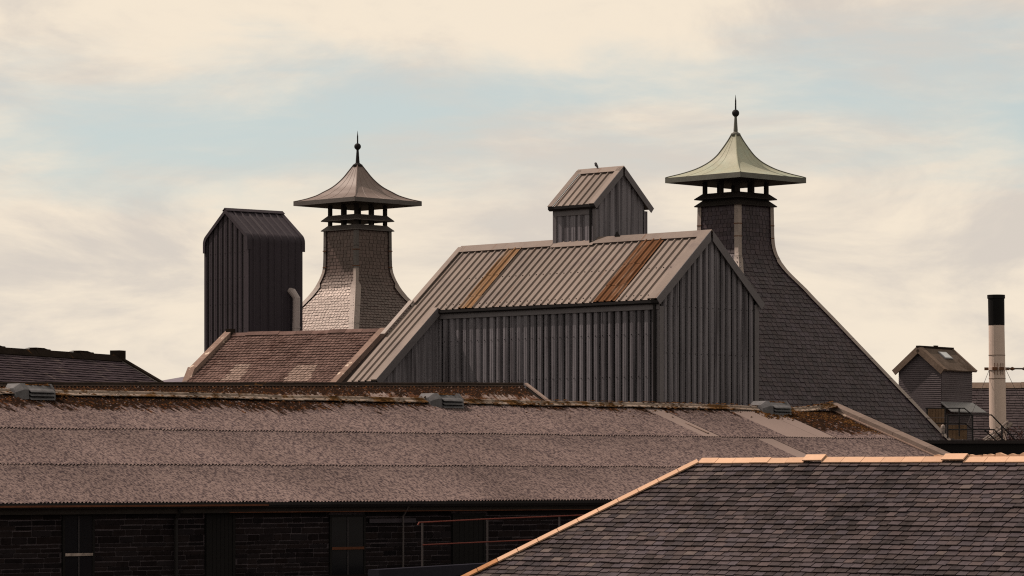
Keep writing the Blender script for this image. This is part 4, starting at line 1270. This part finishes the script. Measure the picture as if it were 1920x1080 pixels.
# local y = (.92, -.39) rotated: x axis (-.39,-.92) -> y axis (.92,-.39), the slope in view falls along +y
ZL, KL = G + 4.40, .53
b = MB(); b.extrude([(0, 0, ZL - .05), (0, 4.2, ZL - .05 - KL * 4.2), (0, 4.2, 0), (0, -4.2, 0), (0, -4.2, ZL - .05 - KL * 4.2)], (14, 0, 0)); b.build('body', 'old_render', lb)
ta = math.atan(KL); lL, nL = Vector((0, math.cos(ta), -math.sin(ta))), Vector((0, math.sin(ta), math.cos(ta)))
rows = []; s = 4.6
while s > .1:
    rows.append((Vector((13.9, 0, ZL)) + lL * s, Vector((.2, 0, ZL)) + lL * s, -lL, nL, .24)); s -= .19
lay_pieces(slate_rows(rows, width=.34, wjit=.2, lift=.02, th=.010, gap=.008, matname='left_slate'), lb, 'slate', 'slate_courses', 120, unit_slate_k, lambda u, v: v > 716)
for k in range(14):
    b = MB(); h = .035 if k % 3 == 2 else 0.0
    b.extrude([(k + .0, -.24, ZL - .06), (k + .0, -.12, ZL + .13 + h), (k + .0, .12, ZL + .13 + h), (k + .0, .30, ZL - .10), (k + .0, .24, ZL - .16)], (.99, 0, 0)); b.build('ridge_stone', 'dark_ridge', lb)
    if h:
        b = MB(); b.extrude([(k + .2, -.14, ZL + .16), (k + .45, -.14, ZL + .20), (k + 1.0, -.14, ZL + .20), (k + 1.3, -.14, ZL + .16)], (0, .28, 0)); b.build('ridge_hump', 'dark_ridge', lb)
b = MB(); b.box(-.15, .30, -.18, .22, ZL - .1, ZL + .30); b.build('apex_stone', 'dark_ridge', lb)
b = MB(); b.beam(Vector((.02, 0, ZL + .05)) + lL * .1, Vector((.02, 0, ZL + .05)) + lL * 4.6, .26, .12, nL); b.build('verge_coping', 'dark_ridge', lb)
b = MB(); b.beam(Vector((.20, 0, ZL + .02)) + lL * .1, Vector((.20, 0, ZL + .02)) + lL * 4.6, .08, .05, nL); b.build('verge_fillet', 'grey_lead', lb)

# ------------------------------------------------------------------ slate roof in the foreground
FA = rad(-43.5)
FO = at(1313, 864.5, 73.0); FZ = FO.z
fh = thing('slate_house', 'hip-roofed building in front with dark grey slates and pale terracotta ridge and hip tiles', 'building', (FO.x, FO.y, 0), FA)
KF = .70
tf = math.atan(KF); cf, sf = math.cos(tf), math.sin(tf)
LF, XF = 4.6, 20.0
lF, nF = Vector((0, -cf, -sf)), Vector((0, -sf, cf))
b = MB(); e_ = .05
b.v = [(0, 0, FZ - e_), (XF, 0, FZ - e_), (XF, -LF, FZ - e_ - KF * LF), (-LF, -LF, FZ - e_ - KF * LF), (-LF, LF, FZ - e_ - KF * LF), (XF, LF, FZ - e_ - KF * LF)]
b.f = [(0, 1, 2, 3), (0, 3, 4), (0, 4, 5, 1)]
b.build('roof_body', 'roof_slate', fh)
b = MB(); b.box(-LF + .25, XF - .1, -LF + .25, LF - .25, 0, FZ - KF * LF - .02); b.build('wall', 'old_render', fh)
rows = []
gF = .158
s = LF / cf
while s > .1:
    y = s * cf
    wob = .006 * math.sin(s * 9)
    rows.append((Vector((-y + .04, 0, FZ + wob)) + lF * s, Vector((XF - .05, 0, FZ + wob)) + lF * s, -lF, nF, gF * 1.3)); s -= gF
def fpick(c, ri):
    d = -c.y
    a_ = c.x + d                                  # distance from the hip
    pr_ = math.exp(-a_ / .9) * .75 + math.exp(-d / .30) * .55 + .012
    return 'roof_slate_light' if RN.random() < pr_ * .7 else 'roof_slate'
lay_pieces(slate_rows(rows, width=.262, wjit=.16, lift=.020, th=.012, gap=.019, pick=fpick), fh, 'slate', 'slate_courses', 300, unit_slate_k)
# ridge tiles: angular, one by one; two stand up as vent tiles
tw2 = .185
def ridge_tile(x0, x1, lift, mt, w=tw2):
    m = MB(); t = .028
    for sg in (-1, 1):
        l = Vector((0, sg * cf, -sf)); nn = Vector((0, sg * sf, cf))
        top = Vector((x0, 0, FZ + (.055 + lift) / cf))
        m.extrude([top, top + l * w, top + l * w - nn * t, top - Vector((0, 0, t / cf))], (x1 - x0, 0, 0))
    return m
x = .052; k = 0
while x < XF:
    ln = .478 if k < 7 else .513
    vent = k in (6, 13)
    m = ridge_tile(x - (.02 if vent else 0), x + ln - .010 + (.02 if vent else 0), .05 if vent else RN.uniform(-.006, .006), 'terracotta', .20 if vent else tw2)
    m.build('ridge_tile', 'terracotta', fh, label='raised vent ridge tile' if vent else None)
    x += ln; k += 1
# torn bedding mortar standing behind the ridge at the right
for k in range(11):
    x0 = 6.12 + k * .30 + RN.uniform(-.04, .04)
    h = RN.uniform(.085, .125)
    b = MB(); b.extrude([(x0, .06, FZ - .05), (x0 + .01, .06, FZ + h + RN.uniform(-.02, .02)), (x0 + .09, .06, FZ + h + RN.uniform(-.02, .03)), (x0 + .17, .06, FZ + h), (x0 + .26, .06, FZ + h + RN.uniform(-.03, .02)), (x0 + .28, .06, FZ - .05)], (0, .08, 0)); b.build('mortar_lump', 'terracotta', fh)
# hip tiles
hd = Vector((-1, -1, -KF)).normalized()
n1, n2 = nF, Vector((-sf, 0, cf))
w1 = n1.cross(hd); w1 = w1 if w1.x > 0 else -w1
w2 = n2.cross(hd); w2 = w2 if w2.y > 0 else -w2
nb = (n1 + n2).normalized()
hl = math.sqrt(2 + KF * KF) * LF
s = .05; k = 0
while s < hl:
    ln = .478
    p0 = Vector((0, 0, FZ)) + hd * s + nb * .075
    mt = 'mossy_terracotta' if s > 4.55 else 'terracotta'
    m = MB()
    for n_, w_ in ((n1, w1), (n2, w2)):
        q = p0 + w_ * .165 + (n_ - nb) * .02
        m.extrude([p0, q, q - n_ * .03, p0 - nb * .035], hd * (ln - .012))
    m.build('hip_tile', mt, fh)
    s += ln; k += 1

# ------------------------------------------------------------------ right-hand side: far building, hut, chimney, yard roof, railings
FBO = at(1815, 720, 160)
fb = thing('far_building', 'long dark weathered roof with a pale ridge behind the chimney', 'building', (FBO.x, FBO.y, 0), rad(-3))
zf = FBO.z; KB = .72
b = MB(); b.extrude([(-1.2, 0, zf - .05), (-1.2, -4.6, zf - .05 - KB * 4.6), (-1.2, -4.6, 0), (-1.2, 4.6, 0), (-1.2, 4.6, zf - .05 - KB * 4.6)], (20, 0, 0)); b.build('body', 'old_render', fb)
tb_ = math.atan(KB); lB, nB = Vector((0, -math.cos(tb_), -math.sin(tb_))), Vector((0, -math.sin(tb_), math.cos(tb_)))
rows = []; s = 5.4
while s > .25:
    rows.append((Vector((-1.1, 0, zf)) + lB * s, Vector((18.6, 0, zf)) + lB * s, -lB, nB, .26)); s -= .21
lay_pieces(slate_rows(rows, width=.30, wjit=.15, lift=.022, th=.012, gap=.01, matname='far_slate'), fb, 'slate', 'slate_courses', 120, unit_slate_k)
for k in range(16):
    b = MB(); h = RN.uniform(-.015, .02)
    b.extrude([(-1.2 + k * 1.22, -.40, zf - .20 + h), (-1.2 + k * 1.22, -.06, zf + .08 + h), (-1.2 + k * 1.22, .06, zf + .08 + h), (-1.2 + k * 1.22, .35, zf - .20)], (1.2, 0, 0)); b.build('ridge_stone', 'hut_trim', fb)

HA = math.atan2(.8, .6)
HO = Vector(((1765 - CX) / F * 148, 148, 0))
hut = thing('hoist_house', 'small weatherboarded hoist house with a gabled felt roof and skylight left of the chimney', 'hut', HO, HA)
HW, HL, HE, KH = 2.12, 2.68, G + 4.86, .82
HR = HE + KH * HW / 2
# local x along the ridge (right, away), y to the left and away
b = MB(); b.extrude([(.03, .03, 0), (.03, .03, HE - .03), (.03, HW / 2, HR - .06), (.03, HW - .03, HE - .03), (.03, HW - .03, 0)], (HL - .06, 0, 0)); b.build('body', 'dark_wood', hut)
z = G + 1.0; bh = .088
while z < HR - .1:
    top = min(z + bh, HR)
    def yy(zv): return 0.0 if zv <= HE else (zv - HE) / KH
    y0a, y0b = yy(z), yy(top)
    if HW / 2 - y0b > .03:
        b = MB(); b.hexa([(-.035, y0a, z), (-.035, HW - y0a, z), (.03, HW - y0a, z), (.03, y0a, z), (-.008, y0b, top), (-.008, HW - y0b, top), (.03, HW - y0b, top), (.03, y0b, top)]); b.build('board', 'weatherboard', hut)
    if top < HE:
        b = MB(); b.hexa([(.002, -.035, z), (HL, -.035, z), (HL, .03, z), (.002, .03, z), (.002, -.008, top), (HL, -.008, top), (HL, .03, top), (.002, .03, top)]); b.build('board', 'weatherboard', hut)
    z += bh
th2 = math.atan(KH); ch, sh = math.cos(th2), math.sin(th2)
LH = (HW / 2 + .16) / ch
for sg in (1, -1):
    l = Vector((0, sg * ch, -sh)); nn = Vector((0, sg * sh, ch)); q = Vector((0, HW / 2, HR))
    b = MB(); b.hexa([q + Vector((xx, 0, 0)) + nn * h + l * s_ for h in (.0, .06) for xx, s_ in ((-.14, 0.0), (HL + .12, 0.0), (HL + .12, LH), (-.14, LH))]); rf = b.build('roof', 'hut_roof', hut)
    b = MB(); b.hexa([q + Vector((xx, 0, 0)) + nn * h + l * s_ for h in (-.16, .10) for xx, s_ in ((-.20, 0.0), (-.141, 0.0), (-.141, LH + .02), (-.20, LH + .02))]); b.build('barge_board', 'hut_trim', rf)
    b = MB(); b.hexa([q + Vector((xx, 0, 0)) + nn * h + l * s_ for h in (.062, .10) for xx, s_ in ((-.14, 0.05), (.12, 0.05), (.12, LH), (-.14, LH))]); b.build('verge_strip', 'hut_trim', rf)
    if sg < 0:
        b = MB(); b.hexa([q + Vector((xx, 0, 0)) + nn * h + l * s_ for h in (.062, .11) for xx, s_ in ((1.05, .30), (1.75, .30), (1.75, .78), (1.05, .78))]); sk = b.build('skylight', 'zinc', rf)
        b = MB(); b.hexa([q + Vector((xx, 0, 0)) + nn * h + l * s_ for h in (.112, .12) for xx, s_ in ((1.12, .35), (1.68, .35), (1.68, .73), (1.12, .73))]); b.build('pane', 'skylight_glass', rf)
        b = MB(); b.hexa([q + Vector((xx, 0, 0)) + nn * h + l * s_ for h in (.062, .10) for xx, s_ in ((HL - .02, 0.05), (HL + .13, 0.05), (HL + .13, LH), (HL - .02, LH))]); b.build('verge_strip', 'hut_trim', rf)
b = MB(); b.box(-.20, HL + .14, HW / 2 - .09, HW / 2 + .09, HR + .03, HR + .12); b.build('ridge_cap', 'dark_ridge', hut)
b = MB(); b.box(1.25, 1.50, HW / 2 - .05, HW / 2 + .05, HR + .12, HR + .17); b.build('ridge_bracket', 'dark_ridge', hut)
za = G + 3.40
b = MB(); b.add([(-.1, -.03, za), (HL + .02, -.03, za), (HL + .35, -.55, za - .42), (-.1, -.55, za - .42), (-.1, -.03, za - .06), (HL + .02, -.03, za - .06), (HL + .35, -.55, za - .46), (-.1, -.55, za - .46)],
                ((0, 1, 2, 3), (3, 2, 6, 7), (1, 5, 6, 2), (0, 3, 7, 4))); b.build('lead_apron', 'zinc', hut)

CHO = Vector(((1870.5 - CX) / F * 146, 146, 0))
ch_ = thing('chimney', 'tall round cream-painted steel chimney with a black top and a bracing collar', 'chimney', CHO, 0)
rC = .352
zt_ = G + (HOR - 553) / F * 146
zbk = G + (HOR - 610) / F * 146
lean = .013
def lean_up(m):
    m.v = [(x - lean * (z - (G + 3)), y, z) for x, y, z in m.v]; return m
b = MB(); b.lathe([(rC + .02, 0), (rC + .01, G + 3), (rC - .012, zbk)], n=24); lean_up(b).build('shaft', 'chimney_paint', ch_, smooth=False)
b = MB(); b.lathe([(rC - .005, zbk), (rC + .0, zt_ - .16), (rC + .03, zt_ - .155), (rC + .03, zt_), (rC - .04, zt_ + .005), (rC - .05, zt_ - .6)], n=24); lean_up(b).build('black_top', 'black_paint', ch_)
for vv in (666, 710):
    zz = G + (HOR - vv) / F * 146
    b = MB(); b.lathe([(rC - .05, zz - .012), (rC + .012, zz - .012), (rC + .012, zz + .012), (rC - .05, zz + .012)], n=24); lean_up(b).build('weld_band', 'hut_trim', ch_)
zz = G + (HOR - 691.5) / F * 146
b = MB(); b.lathe([(rC - .05, zz - .06), (rC + .035, zz - .06), (rC + .035, zz + .06), (rC - .05, zz + .06)], n=24); lean_up(b).build('collar', 'chimney_paint', ch_)
for a_ in (180, 0, 250, 290):
    b = MB(); r_ = rad(a_); q = Vector((math.cos(r_) * (rC + .08) - .03, math.sin(r_) * (rC + .08), zz))
    b.beam(q - Vector((.10, 0, 0)), q + Vector((.10, 0, 0)), .10, .12); b.build('collar_lug', 'rusty_clip', ch_)
for k, xx in enumerate((-.15, -.02, .12, .22)):
    b = MB(); yq = -math.sqrt(max(.02, (rC + .03) ** 2 - xx * xx)); b.beam((xx - .03, yq, zz - .26), (xx - .03, yq, zz + .24), .018, .018); b.build('collar_strap', 'rusty_clip', ch_)
b = MB(); b.tube([(rC + .02, -.02, zz + .01), (6.5, -.5, zz - .05)], .035, 8); b.tube([(6.5, -.5, 0), (6.5, -.5, zz + .3)], .06, 8); st_ = b.build('strut', 'grey_lead', ch_)
for xx in (.62, 1.15, 2.2):
    b = MB(); b.tube([(xx - .12, -.045, zz), (xx, -.045, zz), (xx + .12, -.045, zz)], [.03, .085, .03], 8); b.build('turnbuckle', 'rusty_clip', st_)
for p_ in ((-4.2, -3.0, 2.5), (3.8, -3.5, 2.8)):
    b = MB(); b.tube([(math.copysign(rC, p_[0]), 0, zz - .03), p_], .010, 5); b.build('guy_wire', 'dim_post', ch_)
b = MB(); b.tube([(.55, -.42, G + 2.42), (.1, -.5, G + 2.05), (-.62, -.6, G + 1.62)], .085, 8); b.tube([(.38, -.50, G + 2.52), (-.05, -.58, G + 2.15), (-.7, -.68, G + 1.72)], .05, 6)
b.build('flue_pipe', 'pale_lead', ch_)

# flat yard roof with a dark parapet
YO = at(1640, 822, 122)
yd = thing('flat_roof_block', 'low black flat-roofed block below the steel railings', 'building', (YO.x, YO.y, 0), 0)
zy = G + 1.42
b = MB(); b.box(-.4, 14, 0, 6, 0, zy - .12); b.build('wall', 'black_paint', yd)
b = MB(); b.box(-.55, 14.1, -.12, 6.1, zy - .12, zy); b.build('roof_edge', 'asphalt_roof', yd)
for k in range(9):
    b = MB(); x0 = .2 + k * .42; b.box(x0, x0 + RN.uniform(.05, .2), -.10, .1, zy, zy + RN.uniform(.02, .07)); b.build('coping_chip', 'dim_post', yd)

def rail_thing(label, pts, posts, Yd, mids, r=.020, mt='black_rail', base=820, group=None):
    o0 = at(pts[0][0], pts[0][1], Yd); O_ = Vector((o0.x, o0.y, 0))
    t = thing('railing', label, 'railing', O_, 0)
    for pl in [pts] + mids:
        b = MB(); b.tube([at(u, v, Yd) - O_ for u, v in pl], r, 6); b.build('rail', mt, t)
    for (u, v0, v1) in posts:
        b = MB(); b.tube([at(u, v0, Yd) - O_, at(u, v1, Yd) - O_], r * 1.15, 6); b.build('post', mt, t)
    return t
rail_thing('black steel landing rail with a bent end in front of the hut', [(1735, 765.5), (1808, 765.5), (1822, 777)], [(1738.5, 765, 815), (1772, 765, 818), (1798.5, 765, 818)], 137.5,
           [[(1735, 793.5), (1809, 793.5), (1824, 806)]], .026)
rail_thing('black steel stair rail sloping down to the right below the chimney', [(1777, 778), (1859, 778), (1921, 843)], [(1777, 778, 822), (1823.5, 778, 826), (1878.5, 798, 826)], 124.0,
           [[(1777, 805.5), (1864, 805.5), (1890, 834)], [(1846, 806), (1880, 838)]], .028)
rail_thing('faint grey rail with a double post in front of the big kiln slope', [(1640, 784.5), (1772, 783.5)], [(1698.5, 784, 814), (1702.5, 784, 814)], 123.0,
           [[(1696, 813), (1772, 812.5)]], .013, 'dim_post')
# brown boarded panels on the landing
def panel(label, u0, u1, v0, v1, Yd, n_):
    p0, p1 = at(u0, v1, Yd), at(u1, v0, Yd)
    t = thing('board_panel', label, 'wooden panel', (p0.x, Yd, 0), 0, None)
    w = (p1.x - p0.x) / n_
    for k in range(n_):
        b = MB(); b.box(k * w + .004, (k + 1) * w - .004, RN.uniform(0, .012), .06, p0.z, p1.z); b.build('board', 'brown_board', t)
    b = MB(); b.box(-.02, p1.x - p0.x + .02, .061, .12, p0.z, p1.z + .02); b.build('backing', 'dark_wood', t)
panel('weathered brown upright boards beside the kiln hip under the hut', 1738, 1771, 766, 806, 138.6, 6)
panel('low brown boarded box on the flat roof behind the stair rail', 1779, 1813, 797, 824, 138.0, 5)
b = MB(); q = at(1768, 803, 125.5)
b.lathe([(.03, q.z - .3), (.075, q.z - .1), (.09, q.z), (.07, q.z + .1), (.02, q.z + .14)], n=10)
o = b.build('lamp_globe', 'sill_paint'); o.location = (q.x, q.y, 0); tag(o, 'small pale rounded lamp at the foot of the kiln hip', 'lamp')
# bare reddish shrub at the right edge
sh_ = MB()
q = at(1900, 815, 130)
for _ in range(420):
    c = Vector((RN.gauss(0, .5), RN.gauss(0, .4), RN.uniform(-1.1, .25)))
    if c.z > .6 - abs(c.x) * .5: continue
    d_ = Vector((RN.uniform(-1, 1), RN.uniform(-1, 1), RN.uniform(.2, 1.3))).normalized() * RN.uniform(.06, .16)
    s_ = d_.cross(Vector((0, 1, 0))).normalized() * .012
    sh_.quad(c - s_, c + s_, c + s_ + d_, c - s_ + d_)
so = thing('shrub', 'bare reddish brown shrub behind the stair rail', 'shrub', (q.x, q.y, 0), 0)
for i_ in range(len(sh_.v)): sh_.v[i_] = (sh_.v[i_][0], sh_.v[i_][1], sh_.v[i_][2] + q.z)
sh_.build('crown', 'twig', so, recalc=False)
b = MB()
for k in range(6): b.tube([(RN.uniform(-.1, .1), 0, q.z - 8), (RN.uniform(-.1, .1), 0, q.z - 1.2), (RN.uniform(-.5, .5), RN.uniform(-.3, .3), q.z + .1)], [.05, .03, .01], 5)
b.build('trunk', 'twig', so)
